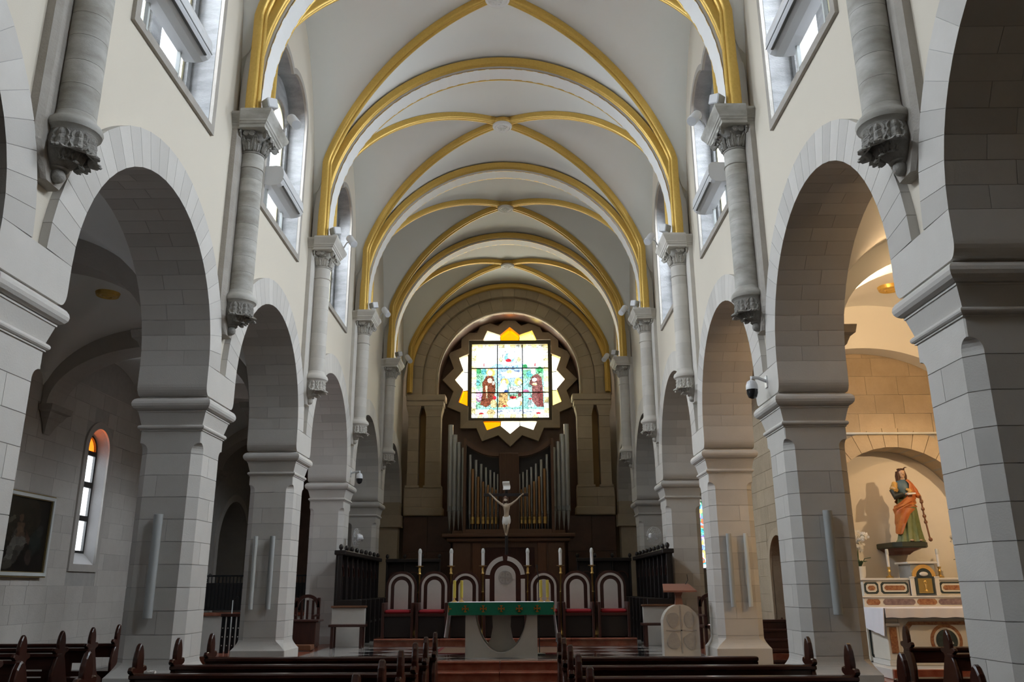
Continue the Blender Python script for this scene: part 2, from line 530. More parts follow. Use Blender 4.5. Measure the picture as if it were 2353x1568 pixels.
# ---------------------------------------------------------------- arcade arches, every voussoir a stone of its own
NV = 27
A0, A1 = .020, PI - .020
DT = (A1 - A0) / NV
XD = -.91
def wedge(xa, xb, name):
    g = .0028
    h = DT / 2
    rr = ((RI, h - g / RI), (RE, h - g / RE))
    vs = []
    for x in (xa, xb):
        for (r, a) in rr:
            vs += [(x, r * math.cos(-a), r * math.sin(-a)), (x, r * math.cos(a), r * math.sin(a))]
    b = MB().add(vs, [(0, 1, 3, 2), (4, 6, 7, 5), (0, 2, 6, 4), (1, 5, 7, 3), (0, 4, 5, 1), (2, 3, 7, 6)])
    me = b.mesh(name); me.materials.append(MATS['stone']); return me
WEDGES = []
for d in (.34, .57):
    WEDGES.append((wedge(0, -d + .003, 'voussoir'), wedge(-d - .003, XD, 'voussoir')))
def arch_proto():
    t = struct_empty('trim_arcade_arch')
    for i in range(NV):
        th = A0 + DT * (i + .5)
        for me in WEDGES[i % 2]:
            link('voussoir', me, t, (0, 0, ZC), (th, 0, 0))
    inner = arc(0, ZC, RI + .0045, A0, A1, 40)
    outer = arc(0, ZC, RE - .0045, A1, A0, 40)
    MB().prism(inner + outer, XD + .0045, -.0045, 'x').build('mortar_bed', 'mortar', t)
    return t
ap = arch_proto()
n = 0
for s in (-1, 1):
    for k in range(6):
        yc = 4.3 + BAY * k
        if n == 0: o = ap; o.location = side_loc(s, yc); o.rotation_euler = (0, 0, side_rz(s))
        else: o = copy_tree(ap, None, side_loc(s, yc), side_rz(s))
        n += 1
        tag(o, 'round stone arch of the %s arcade, %s from the camera' % (SIDE[s], ORD[k]))

# ---------------------------------------------------------------- pillars
PCX = -.455        # pillar axis behind the nave face (local)
def octo(h, c):
    return [(h, -h + c), (h, h - c), (h - c, h), (-h + c, h), (-h, h - c), (-h, -h + c), (-h + c, -h), (h - c, -h)]
def impost_rings(prof):
    return [[(PCX + .40 + ox, -(.40 + oy), z), (PCX + .40 + ox, .40 + oy, z), (PCX - .40 - ox, .40 + oy, z), (PCX - .40 - ox, -(.40 + oy), z)] for (z, oy, ox) in prof]
def pillar_proto():
    t = thing('pillar', '', 'pillar')
    # springing block with its hollow underside
    pr = [(4.445, .135, .055), (4.19, .135, .055)]
    for i in range(1, 7):
        a = i / 6 * PI / 2
        pr.append((4.19 - .14 * math.sin(a) ** 1.0, .135 - .085 * (1 - math.cos(a)) , .055))
    MB().loft(impost_rings(pr)).build('springer_block', 'stone_smooth', t)
    pr = [(4.05, .035, .03), (4.03, .04, .035)]
    for i in range(9):
        a = PI / 2 - PI * i / 8
        pr.append((3.945 + .085 * math.sin(a), .04 + .085 * math.cos(a), .03 + .085 * math.cos(a)))
    pr += [(3.858, .06, .05), (3.842, .06, .05)]
    for i in range(6):
        a = i / 5 * PI / 2
        pr.append((3.842 - .165 * math.sin(a), .05 - .045 * (1 - (1 - math.sin(a)) ) , .042 - .04 * math.sin(a)))
    for i in range(7):
        a = PI / 2 - PI * i / 6
        pr.append((3.645 + .03 * math.sin(a), .01 + .03 * math.cos(a), .005 + .03 * math.cos(a)))
    pr += [(3.61, .012, .012), (3.60, .012, .012)]
    b = MB().loft(impost_rings(pr), True, False)
    b.build('impost', 'stone_smooth', t)
    # necking block: square above, chamfered below
    sq, oc = [], []
    c = .115
    o8 = octo(.40, c); s8 = octo(.40, .012)
    rings = [[(PCX + x, y, 3.60) for x, y in s8], [(PCX + x, y, 3.44) for x, y in s8]]
    for i in range(1, 6):
        f = math.sin(i / 5 * PI / 2)
        q = octo(.40, .012 + (c - .012) * f)
        rings.append([(PCX + x, y, 3.44 - .10 * (1 - math.cos(i / 5 * PI / 2))) for x, y in q])
    rings.append([(PCX + x, y, 3.306) for x, y in o8])
    MB().loft(rings).build('necking_block', 'stone', t)
    # nine courses of two stones
    H = .278; z0 = .80
    kinds = []
    for (nx, ny, d) in ((1, 0, .07), (0, 1, -.06), (1, 0, -.12), (0, 1, .10)):
        pair = []
        for sg in (1, -1):
            p = clip(octo(.40, c), sg * nx, sg * ny, sg * d - .003)
            pair.append(MB().prism([(PCX + x, y) for x, y in p], .0036, H - .0036, 'z').mesh('stone_block'))
            pair[-1].materials.append(MATS['stone'])
        kinds.append(pair)
    for i in range(9):
        for me in kinds[(i * 3 + 1) % 4]:
            link('stone_block', me, t, (0, 0, z0 + i * H))
    MB().prism([(PCX + x, y) for x, y in octo(.3945, c)], .7, 3.4, 'z').build('mortar_core', 'mortar', t)
    # base: chamfer stops, flare and square foot
    rings = [[(PCX + x, y, .797) for x, y in o8], [(PCX + x, y, .76) for x, y in o8]]
    for i in range(1, 7):
        f = i / 6
        h = .40 + .075 * f ** 2
        cc = c * (1 - math.sin(f * PI / 2)) + .010
        rings.append([(PCX + x, y, .76 - .17 * f) for x, y in octo(h, cc)])
    rings.append([(PCX + x, y, .30) for x, y in octo(.475, .01)])
    rings.append([(PCX + x, y, 0.0) for x, y in octo(.475, .01)])
    MB().loft(rings).build('pillar_base', 'stone', t)
    return t
pp = pillar_proto()
n = 0
PIL = {}
for s in (-1, 1):
    for k, y in enumerate(PY[:6]):
        if n == 0: o = pp; o.location = side_loc(s, y); o.rotation_euler = (0, 0, side_rz(s))
        else: o = copy_tree(pp, None, side_loc(s, y), side_rz(s))
        n += 1; PIL[(s, k)] = o
        tag(o, 'grey block pillar with moulded impost, %s of the %s arcade from the camera' % (ORD[k - 1], SIDE[s]) if k else 'grey block pillar right beside the camera on the %s' % SIDE[s], 'pillar', 'pillars of the nave arcades')
# half pillars against the end wall
for s in (-1, 1):
    t = thing('half_pillar', 'stone half pillar with impost ending the %s arcade by the organ wall' % SIDE[s], 'pillar', (s * W, 29.5, 0), None, side_rz(s))
    sg = 1 if s < 0 else -1
    ya, yb = (-.40, .1) if s < 0 else (-.1, .40)
    MB().box(PCX - .4, PCX + .4, ya, yb, 0, 3.62).build('shaft', 'stone_end', t)
    ya, yb = (-.52, .1) if s < 0 else (-.1, .52)
    MB().box(PCX - .5, PCX + .5, ya, yb, 3.62, 4.02).build('impost', 'stone_end', t)
    ya, yb = (-.535, .1) if s < 0 else (-.1, .535)
    MB().box(PCX - .455, PCX + .455, ya, yb, 4.02, 4.445).build('springer_block', 'stone_end', t)

# ---------------------------------------------------------------- columns on the clerestory wall
CXL, CR = .135, .172
def leaf_mesh(name, h, w, curl, thick=.014, nseg=16):
    """acanthus leaf standing on its base at the origin, facing +x: lobed edge, raised midrib, tip rolled outwards"""
    b = MB(); rings = []
    for i in range(nseg + 1):
        f = i / nseg
        if f < .72: x, z = .012 * math.sin(f / .72 * PI) + curl * .45 * (f / .72) ** 2, h * f / .72 * .86
        else:
            q = (f - .72) / .28 * PI * .95
            r = curl * .42
            x, z = curl * .45 + r * math.sin(q) * 1.2, h * .86 + r * .9 * (math.sin(min(q, PI / 2)) * .5) - (r * (1 - math.cos(q)) * .55)
        env = (math.sin(PI * min(1, .16 + f * .80)) ** .65)
        lobe = .76 + .24 * abs(math.sin(f * PI * 3.1))
        wd = max(.006, w * env * lobe)
        d = thick * (.55 + .45 * abs(math.sin(f * PI * 4.2)))
        rings.append([(x - d * .9, -wd, z), (x + d * .75, -wd * .72, z), (x + d * .15, -wd * .40, z), (x + d * 1.5, -wd * .10, z), (x + d * 1.5, wd * .10, z), (x + d * .15, wd * .40, z), (x + d * .75, wd * .72, z), (x - d * .9, wd, z), (x - d * 1.5, 0, z)])
    b.loft(rings, True, False)
    me = b.mesh(name); me.materials.append(MATS['stone_carved']); return me
LEAF1 = leaf_mesh('acanthus_leaf', .16, .058, .075)
LEAF2 = leaf_mesh('acanthus_leaf', .24, .052, .085)
LEAF3 = leaf_mesh('acanthus_leaf', .21, .105, .11, .024)
def volute_mesh():
    path, rad = [], []
    for i in range(30):
        a = i / 29 * 2.4 * 2 * PI
        r = .062 * (1 - i / 29 * .86)
        path.append((r * math.cos(a), 0, r * math.sin(a))); rad.append(.016 * (1 - .4 * i / 29))
    b = MB().tube(path, rad, 6)
    b.lathe([(.050, -.008), (.050, .008)], (0, 0, 0), 14, axis='y')
    me = b.mesh('volute'); me.materials.append(MATS['stone_carved']); return me
VOL = volute_mesh()
def column_proto():
    t = thing('wall_column', '', 'column')
    # pilaster strip behind, pointed at the foot
    px = [( -.09, -.33), (-.01, -.33), (.03, -.27), (.03, .27), (-.01, .33), (-.09, .33)]
    rings = [[(x, y, 8.10) for x, y in px], [(x, y, 5.46) for x, y in px]]
    for (z, f) in ((5.30, .98), (5.20, .80), (5.10, .58), (5.00, .38)):
        rings.append([(x, y * f, z) for x, y in px])
    MB().loft(rings).build('pilaster_strip', 'stone_frame', t)
    # shaft drums
    zs = [5.66, 5.92, 6.16, 6.42, 6.66, 6.92, 7.16, 7.38, 7.56, 7.78]
    for a, b in zip(zs, zs[1:]):
        MB().lathe([(CR, a + .0018), (CR, b - .0018)], (CXL, 0, 0), 24).build('shaft_drum', 'stone_grey', t)
    MB().lathe([(CR - .003, 5.6), (CR - .003, 7.79)], (CXL, 0, 0), 24).build('mortar_core', 'stone_carved', t)
    MB().lathe([(CR, 7.545), (CR + .016, 7.553), (CR + .016, 7.568), (CR, 7.576)], (CXL, 0, 0), 24).build('shaft_ring', 'stone_grey', t)
    # foot ring and corbel
    pr = [(CR, 5.66)] + [(CR + .045 * (1 - math.cos(a * PI / 8)) if a < 5 else CR + .05 + .035 * math.sin((a - 2) * PI / 8), 5.66 - .022 * a) for a in range(1, 9)] + [(.19, 5.455)]
    pr = [(CR, 5.66), (CR + .008, 5.62), (CR + .035, 5.585), (CR + .062, 5.56), (CR + .075, 5.525), (CR + .066, 5.49), (CR + .035, 5.468), (.20, 5.455)]
    MB().lathe(pr, (CXL, 0, 0), 24).build('foot_ring', 'stone_grey', t)
    pr = [(.20, 5.455), (.20, 5.36), (.185, 5.28), (.150, 5.21), (.11, 5.16), (.085, 5.12), (.06, 5.11)]
    rings = []
    for (r, z) in pr:
        cx = CXL - (5.455 - z) * .42
        rings.append([(cx + r * math.cos(q * 2 * PI / 20), r * math.sin(q * 2 * PI / 20), z) for q in range(20)])
    MB().loft(rings, True, True).build('corbel', 'stone_carved', t)
    for q in range(-2, 3):
        a = q * .72
        o = link('acanthus_leaf', LEAF3, t, (CXL - .012 + .190 * math.cos(a), .190 * math.sin(a), 5.452))
        o.rotation_euler = (Matrix.Rotation(a, 3, 'Z') @ Matrix.Rotation(.22, 3, 'Y') @ Matrix.Rotation(PI, 3, 'X')).to_euler()
    for q in range(-2, 2):
        a = (q + .5) * .72
        o = link('acanthus_leaf', LEAF1, t, (CXL - .04 + .165 * math.cos(a), .165 * math.sin(a), 5.335))
        o.rotation_euler = (Matrix.Rotation(a, 3, 'Z') @ Matrix.Rotation(.55, 3, 'Y') @ Matrix.Rotation(PI, 3, 'X')).to_euler()
    MB().sphere((.055, 0, 5.085), .068, 12, 8).build('pendant', 'stone_carved', t)
    MB().lathe([(.085, 5.135), (.098, 5.148), (.085, 5.16)], (.045, 0, 0), 16).build('pendant_ring', 'stone_carved', t)
    # capital
    pr = [(CR, 7.78), (CR + .012, 7.79), (CR + .012, 7.805), (CR - .004, 7.815), (CR - .005, 7.90), (CR + .02, 7.98), (CR + .07, 8.05), (CR + .10, 8.09)]
    MB().lathe(pr, (CXL, 0, 0), 24).build('capital_bell', 'stone_carved', t)
    for q in range(10):
        a = (q - 4.5) * 2 * PI / 10
        o = link('acanthus_leaf', LEAF1, t, (CXL + (CR + .012) * math.cos(a), (CR + .012) * math.sin(a), 7.812), (0, .04, a))
    for q in range(8):
        a = (q - 3.5) * 2 * PI / 8
        o = link('acanthus_leaf', LEAF2, t, (CXL + (CR + .006) * math.cos(a), (CR + .006) * math.sin(a), 7.812), (0, .20, a))
    for (vx, vy, a) in ((.245, .245, PI / 4), (.245, -.245, -PI / 4), (-.10, .27, PI / 2), (-.10, -.27, -PI / 2)):
        o = link('volute', VOL, t, (CXL + vx, vy, 8.03), (0, 0, a))
    for (vx, vy, a) in ((.275, .055, PI / 2), (.275, -.055, PI / 2), (.055, .275, 0), (-.03, .275, 0), (.055, -.275, 0), (-.03, -.275, 0)):
        o = link('volute', VOL, t, (CXL + vx, vy, 8.045), (0, 0, a)); o.scale = (.72, .8, .72)
    # moulded abacus, narrower where it caps the pilaster strip
    def ring(z, e, xe):
        x1, yh, y2 = .40 + xe, .37 + e, .33 + e * .7
        xm = .10 + e
        return [(-.09, -y2, z), (xm * .3, -y2, z), (xm * .3, -yh - .0, z), (x1, -yh, z), (x1, yh, z), (xm * .3, yh, z), (xm * .3, y2, z), (-.09, y2, z)]
    rr = []
    for (z, e) in ((8.09, .0), (8.13, .004), (8.145, .025), (8.165, .03), (8.175, .045), (8.20, .052), (8.235, .075), (8.275, .10), (8.30, .112), (8.335, .115)):
        rr.append(ring(z, e, e))
    MB().loft(rr).build('abacus', 'stone_grey', t)
    return t
cp = column_proto()
n = 0
for s in (-1, 1):
    for k, y in enumerate(PY[1:6]):
        if n == 0: o = cp; o.location = side_loc(s, y); o.rotation_euler = (0, 0, side_rz(s))
        else: o = copy_tree(cp, None, side_loc(s, y), side_rz(s))
        n += 1
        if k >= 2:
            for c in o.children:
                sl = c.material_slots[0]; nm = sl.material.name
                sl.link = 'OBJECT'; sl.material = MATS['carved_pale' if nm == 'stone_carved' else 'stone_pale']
        tag(o, 'round grey wall column on carved corbel with leaf capital, %s on the %s wall' % (ORD[k], SIDE[s]), 'column', 'columns carrying the nave vault')

# ================================================================== NAVE VAULT
VZ, VH, VA, VL = 8.45, 4.10, 3.84, 2.12
def vault_mesh(name, hx, hy, a, l, zs, H, nx, ny, m):
    vs, fs = [], []
    for i in range(nx + 1):
        x = -hx + 2 * hx * i / nx
        for j in range(ny + 1):
            y = -hy + 2 * hy * j / ny
            zt = math.sqrt(max(0, 1 - (x / a) ** 2)); zl = math.sqrt(max(0, 1 - (y / l) ** 2))
            vs.append((x, y, zs + H * max(zt, zl)))
    for i in range(nx):
        for j in range(ny):
            q = i * (ny + 1) + j
            fs.append((q, q + 1, q + ny + 2, q + ny + 1))
    b = MB().add(vs, fs, True)
    me = b.mesh(name); me.materials.append(MATS[m])
    return me
me_v = vault_mesh('ceiling', 3.82, 2.3, VA, VL, VZ, VH, 76, 60, 'plaster_vault')
def rolls(w, h, n=2, seg=7):
    """rib section: n round rolls on the under side"""
    pts = [(w / 2, h)]
    r = w / (2 * n)
    for q in range(n):
        cx = w / 2 - r - 2 * r * q
        pts += [(cx + r * math.cos(PI * i / seg), -r * .9 * math.sin(PI * i / seg)) for i in range(seg + 1)]
    pts.append((-w / 2, h))
    return pts
def diag_path(sx, sy):
    pts = []
    for z in (8.335, 8.7, 9.1):
        pts.append((sx * 3.50, sy * 1.93, z))
    N = 34
    for i in range(N + 1):
        th = .30 + (PI / 2 - .30) * i / N          # angle round the curve
        t = math.cos(th)
        z = VZ + VH * math.sin(th) - .10
        x, y = min(t * VA, 3.50), min(t * VL, 1.93)
        pts.append((sx * x, sy * y, z))
    return pts
def rib_ups(path): return [(Vector((p[0], p[1], (p[2] - 8.2) * .9 + .02))).normalized() for p in path]
DIAG = []
for (sx, sy) in ((-1, -1), (1, -1), (-1, 1), (1, 1)):
    p = diag_path(sx, sy)
    me = MB().sweep(p, rolls(.17, .10, 2), rib_ups(p)).mesh('diagonal_rib'); me.materials.append(MATS['gold']); DIAG.append(me)
def boss_parts(t):
    MB().lathe([(.10, 12.55), (.27, 12.50), (.275, 12.44), (.235, 12.41)], (0, 0, 0), 28).build('boss_collar', 'gold', t)
    b = MB().lathe([(.235, 12.43), (.235, 12.375), (.222, 12.355), (.20, 12.352), (.185, 12.365), (.172, 12.366), (.165, 12.352), (.02, 12.352)], (0, 0, 0), 32)
    b.build('boss', 'white_paint', t)
    r = MB()
    for (x0, x1, y0, y1) in ((-.012, .012, -.12, .12), (-.12, .12, -.012, .012), (-.12, -.10, -.05, .05), (.10, .12, -.05, .05), (-.05, .05, .10, .12), (-.05, .05, -.12, -.10),
                             (-.08, -.05, .04, .08), (.05, .08, .04, .08), (-.08, -.05, -.08, -.04), (.05, .08, -.08, -.04)):
        r.box(x0, x1, y0, y1, 12.335, 12.354)
    r.build('boss_relief', 'white_paint', t)
n = 0
vp_ = None
for k in range(-2, 6):
    yc = 4.3 + BAY * k
    if k == -2:
        o = link('ceiling', me_v, None, (0, yc, 0)); struct(o)
        for me in DIAG: link('diagonal_rib', me, o)
        boss_parts(o); vp_ = o
    else:
        o = copy_tree(vp_, None, (0, yc, 0))
    o['label'] = 'white groin vault of the nave with gilded diagonal ribs and boss'
# transverse arches
TC, TR = 8.83, 3.47
def t_path(r, y, n=44):
    pts = [(-r, y, 8.335), (-r, y, 8.58)] + [(-r * math.cos(PI * i / n), y, TC + r * math.sin(PI * i / n)) for i in range(n + 1)] + [(r, y, 8.58), (r, y, 8.335)]
    ups = [Vector((p[0], 0, max(0, p[2] - TC))).normalized() for p in pts]
    return pts, ups
def t_arch():
    t = struct_empty('trim_transverse_arch')
    inner = [(-TR, 8.335)] + [(TR * math.cos(PI - PI * i / 48), TC + TR * math.sin(PI * i / 48)) for i in range(49)] + [(TR, 8.335)]
    ro = TR + .33
    outer = [(ro, 8.335)] + [(ro * math.cos(PI * i / 48), TC + ro * math.sin(PI * i / 48)) for i in range(49)] + [(-ro, 8.335)]
    MB().prism(inner + outer, -.20, .20, 'y').build('soffit', 'white_paint', t)
    for sy in (-1, 1):
        p, u = t_path(TR + .075, sy * .265)
        MB().sweep(p, rolls(.13, .12, 2), u).build('gold_moulding', 'gold', t)
        p, u = t_path(TR + .008, sy * .192)
        MB().sweep(p, [(-.008, -.008), (.008, -.008), (.008, .01), (-.008, .01)], u).build('gold_line', 'gold', t)
    return t
ta = t_arch()
for n, y in enumerate(PY[:6]):
    o = ta if n == 0 else copy_tree(ta)
    o.location = (0, y, 0)
    tag(o, ('white and gold arch across the nave vault, %s from the organ wall' % ORD[5 - n]).replace('nearest from', 'nearest to'))
# wall rib against the end wall
p, u = t_path(TR + .06, 29.36)
o = MB().sweep(p, rolls(.16, .12, 2), u).build('trim_wall_rib', 'gold')
struct(o, 'gilded rib framing the stone arch of the organ wall')
# unseen slabs above the vaults, added to stop sky light leaking in
struct(MB().box(-4.7, 4.7, -8, 32.6, 13.0, 13.2).build('ceiling_sky_block', 'wood_brown'))
struct(MB().box(-9.8, -4.3, -8, 32.6, 7.25, 7.4).build('ceiling_aisle_sky_block', 'wood_brown'))
struct(MB().box(4.3, 9.8, -8, 32.6, 7.25, 7.4).build('ceiling_aisle_sky_block', 'wood_brown'))

# ================================================================== AISLES
AC, AHW = 6.68, 2.06
AZ, AH = 5.05, 1.45
me_av = vault_mesh('ceiling_aisle', AHW + .02, 2.3, AHW, 2.02, AZ, AH, 40, 44, 'plaster_vault')
MEDAL = MB().lathe([(.02, 6.43), (.06, 6.44), (.075, 6.42), (.10, 6.445), (.13, 6.44), (.15, 6.455), (.18, 6.44), (.20, 6.50)], (0, 0, 0), 28).mesh('ceiling_medallion')
MEDAL.materials.append(MATS['gold'])
for s in (-1, 1):
    for k in range(-2, 6):
        yc = 4.3 + BAY * k
        o = link('ceiling_aisle', me_av, None, (s * AC, yc, 0))
        struct(o, 'plain groin vault of the %s aisle' % SIDE[s])
        if k == 2:
            o = link('ceiling_medallion', MEDAL, None, (s * AC, yc, 0))
            tag(o, 'round gilt medallion on the vault of the %s aisle' % SIDE[s], 'medallion', 'gilt medallions of the aisle vaults')
    for k, y in enumerate(PY[:6]):
        if k == 0 or (s > 0 and k == 3): continue
        x0, x1 = AC - 2.02, AC + 2.02
        poly = [(x0, 5.0), (x0, 6.95), (x1, 6.95), (x1, 5.0)] + [(AC + 1.92 * math.cos(a), 5.0 + 1.12 * math.sin(a)) for a in [PI * i / 36 for i in range(37)]]
        poly = [(s * a, b) for a, b in poly]
        o = MB().prism(poly, y - .30, y + .30, 'y').build('trim_aisle_arch', 'stone_aisle' if s < 0 else 'plaster_vault')
        struct(o, 'broad arch across the %s aisle, %s from the camera' % (SIDE[s], ORD[k - 1]))
        for (xa, xb) in ((4.65, 4.80), (8.50, 8.69)):
            t = thing('corbel', 'moulded stone corbel under the %s aisle arch, %s from the camera, %s side' % (SIDE[s], ORD[k - 1], 'pillar' if xa < 5 else 'outer wall'), 'corbel', (0, y, 0), 'corbels of the aisle arches')
            wl = xa < 5
            xs = (xa, xb) if wl else (xb, xa)
            sg = 1 if wl else -1
            rings = []
            for (z, e) in ((4.47, .0), (4.62, .05), (4.73, .10), (4.76, .13), (4.79, .14), (4.86, .17), (4.89, .22), (4.998, .24)):
                q0, q1 = xs[0], xs[0] + sg * (.02 + e)
                h = .10 + e * 1.2
                rings.append([(s * q0, -h, z), (s * q1, -h, z), (s * q1, h, z), (s * q0, h, z)])
            MB().loft(rings).build('corbel_block', 'stone_frame', t)
# outer walls
def lancet(c, hw, z0, zs, n=14): return [(c - hw, z0), (c + hw, z0), (c + hw, zs)] + arc(c, zs, hw, 0, PI, n)[1:]
LW = [17.9, 8.7]  # second window is unseen, added so its daylight has an opening
def round_niche(c, hw, z0, zs): return [(c - hw, z0), (c + hw, z0), (c + hw, zs)] + arc(c, zs, hw, 0, PI, 24)[1:]
holes = [lancet(c, .46, 2.12, 4.50) for c in LW] + [round_niche(27.1, 1.42, .02, 2.9)]
wl = slab('wall_left_aisle', [(-7.2, 0), (31.6, 0), (31.6, 7.2), (-7.2, 7.2)], holes, -9.30, -8.72, 'x', 'wall_mortar'); struct(wl, 'stone block outer wall of the left aisle')
wr = slab('wall_right_aisle', [(-7.2, 0), (31.6, 0), (31.6, 7.2), (-7.2, 7.2)], [], 8.72, 9.30, 'x', 'stone_chapel'); struct(wr, 'outer wall of the right aisle')
def blocks(parent, m, a0, a1, z0, z1, ch, ln, excl, place, thick=.022):
    """courses of blocks; excl(za, zb) lists the spans left free in that course; place(a, b, za, zb) adds one block"""
    z = z0; row = 0
    while z < z1 - .02:
        zt = min(z + ch, z1)
        cuts = sorted(excl(z, zt))
        a = a0 - (ln * .5 if row % 2 else 0) - random.random() * .1
        while a < a1:
            b = a + ln * (.85 + .3 * random.random())
            segs = [(max(a, a0), min(b, a1))]
            for (c0, c1) in cuts:
                nx = []
                for (p, q) in segs:
                    if c1 <= p or c0 >= q: nx.append((p, q)); continue
                    if p < c0: nx.append((p, c0))
                    if q > c1: nx.append((c1, q))
                segs = nx
            for (p, q) in segs:
                if q - p > .05: place(p + .002, q - .002, z + .002, zt - .002)
            a = b
        z = zt; row += 1
def left_block(p, q, za, zb):
    MB().cbox(-8.73, -8.715 + random.random() * .003, p, q, za, zb, .003).build('stone_block', 'stone_aisle', wl)
def left_ex(za, zb):
    out = []
    if zb > 2.0 and za < 4.52: out.append((17.30, 18.50))
    elif za >= 4.52 and za < 5.12:
        h = math.sqrt(max(0, .62 ** 2 - max(0, za - 4.50) ** 2)); out.append((17.9 - h, 17.9 + h))
    return out
blocks(wl, 'stone_aisle', 13.4, 20.8, .02, 5.75, .335, .68, left_ex, left_block)
# aisle lancet windows
def aisle_window(c, idx, lab):
    t = struct_empty('window_%d' % idx, (-8.72, c, 0), 0, lab)
    fr = lambda o: [(-.46 - o, 2.12 - o), (.46 + o, 2.12 - o), (.46 + o, 4.50)] + arc(0, 4.50, .46 + o, 0, PI, 16)[1:]
    slab('window_surround', [(-.60, 1.98), (.60, 1.98), (.60, 4.50)] + arc(0, 4.50, .60, 0, PI, 18)[1:], [fr(-.005)], -.01, .045, 'x', 'stone_aisle', t)
    # splayed reveal
    inn = [(-.36, 2.36), (.36, 2.36), (.36, 4.48)] + arc(0, 4.48, .36, 0, PI, 16)[1:]
    out = fr(-.006)
    MB().loft([[(.0, y, z) for y, z in out], [(-.19, y, z) for y, z in inn]], False, False).build('reveal', 'stone_reveal', t)
    B4 = ((2.41, 3.02), (3.13, 3.72), (3.84, 4.40))
    slab('window_frame', inn, [[(-.30, a), (.30, a), (.30, b), (-.30, b)] for a, b in B4] + [[(-.30, 4.50), (.30, 4.50)] + arc(0, 4.50, .30, 0, PI, 14)[1:-1]], -.23, -.18, 'x', 'window_lead', t)
    for (a, b) in B4:
        MB().add([(-.21, -.305, a - .004), (-.21, .305, a - .004), (-.21, .305, b + .004), (-.21, -.305, b + .004)], [(0, 1, 2, 3)]).build('pane', 'pane_clear', t)
    MB().add([(-.21, y, z) for y, z in [(-.305, 4.495), (.305, 4.495)] + arc(0, 4.50, .305, 0, PI, 14)[1:-1]], [list(range(15))]).build('pane', 'pane_orange', t)
    slab('window_lining', fr(.0), [inn], -.58, -.20, 'x', 'stone_reveal', t)
for i, c in enumerate(LW):
    aisle_window(c, NWIN + 1 + i, 'narrow round headed window with orange top pane in the left aisle wall' if i == 0 else 'narrow round headed aisle window beside the camera, unseen and added to admit daylight')
# niche in the left aisle wall with a dark altar picture
nc = struct(MB().box(-10.3, -10.2, 25.4, 28.8, 0, 5).build('wall_niche_back', 'wood_dark'))
struct(slab('wall_niche_lining', round_niche(27.1, 1.44, -.0, 2.9), [round_niche(27.1, 1.40, .0, 2.9)], -10.25, -8.75, 'x', 'stone_aisle'))
struct(slab('trim_niche', round_niche(27.1, 1.62, .0, 2.9), [round_niche(27.1, 1.40, -.0, 2.9)], -8.74, -8.66, 'x', 'stone_aisle'), 'stone arch round the deep niche in the left aisle')
t = thing('niche_picture', 'dark picture with thin gilt frame inside the arched niche of the left aisle', 'picture', (-9.6, 27.1, 1.4))
slab('picture_frame', [(-.95, 0), (.95, 0), (.95, 1.6)] + arc(0, 1.6, .95, 0, PI, 18)[1:], [[(-.88, .08), (.88, .08), (.88, 1.6)] + arc(0, 1.6, .88, 0, PI, 18)[1:]], -.04, .06, 'x', 'gilt_frame', t)
slab('picture_canvas', [(-.9, .05), (.9, .05), (.9, 1.6)] + arc(0, 1.6, .9, 0, PI, 18)[1:], [], -.03, .02, 'x', 'wood_black', t)
# unseen back wall, left windowless and dark to dim light from behind the camera
struct(MB().box(-9.6, 9.6, -7.6, -7.2, 0, 13).build('wall_rear', 'wood_brown'))

# ================================================================== END WALL WITH THE STAR WINDOW
NC, NR = 8.9, 2.60
def niche(r, z0=.43): return [(-r, z0), (r, z0), (r, NC)] + arc(0, NC, r, 0, PI, 40)[1:]
swin = [(6.18, 2.25), (6.92, 2.25), (6.92, 4.25)] + arc(6.55, 4.25, .37, 0, PI, 12)[1:]
ew = slab('wall_end', [(-9.6, 0), (9.6, 0), (9.6, 13), (-9.6, 13)], [niche(NR + .01), swin], 29.95, 30.35, 'y', 'stone_end'); struct(ew, 'end wall behind the organ')
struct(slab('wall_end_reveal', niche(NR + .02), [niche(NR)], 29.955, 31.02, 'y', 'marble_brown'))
P0 = (0.03, 9.165)
def sym(pts):
    """quarter pattern (from the top, clockwise up to the corner) turned round the square"""
    full = []
    for q in range(4):
        a = -q * PI / 2
        for (x, y) in pts:
            full.append((P0[0] + x * math.cos(a) - y * math.sin(a), P0[1] + x * math.sin(a) + y * math.cos(a)))
    return full
star_in = sym([(-1.02, 1.56), (-.86, 1.93), (-.37, 1.76), (0, 2.07), (.37, 1.76), (.86, 1.93), (1.02, 1.56), (1.56, 1.56)])
star_out = sym([(-1.25, 1.85), (-1.04, 2.34), (-.44, 2.12), (0, 2.54), (.44, 2.12), (1.04, 2.34), (1.25, 1.85), (1.85, 1.85)])
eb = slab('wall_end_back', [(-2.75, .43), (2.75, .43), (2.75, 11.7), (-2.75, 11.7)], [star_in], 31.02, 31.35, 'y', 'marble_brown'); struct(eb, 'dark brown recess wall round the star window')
for (xa, xb) in ((-9.6, -2.7), (2.7, 6.0), (7.1, 9.6)):
    struct(MB().box(xa, xb, 31.3, 31.4, 0, 13).build('wall_end_outer', 'stone_end'))
struct(MB().box(6.0, 7.1, 31.3, 31.4, 5, 13).build('wall_end_outer', 'stone_end'))
struct(MB().box(-2.75, 2.75, 31.3, 31.4, 11.6, 13).build('wall_end_outer', 'stone_end'))
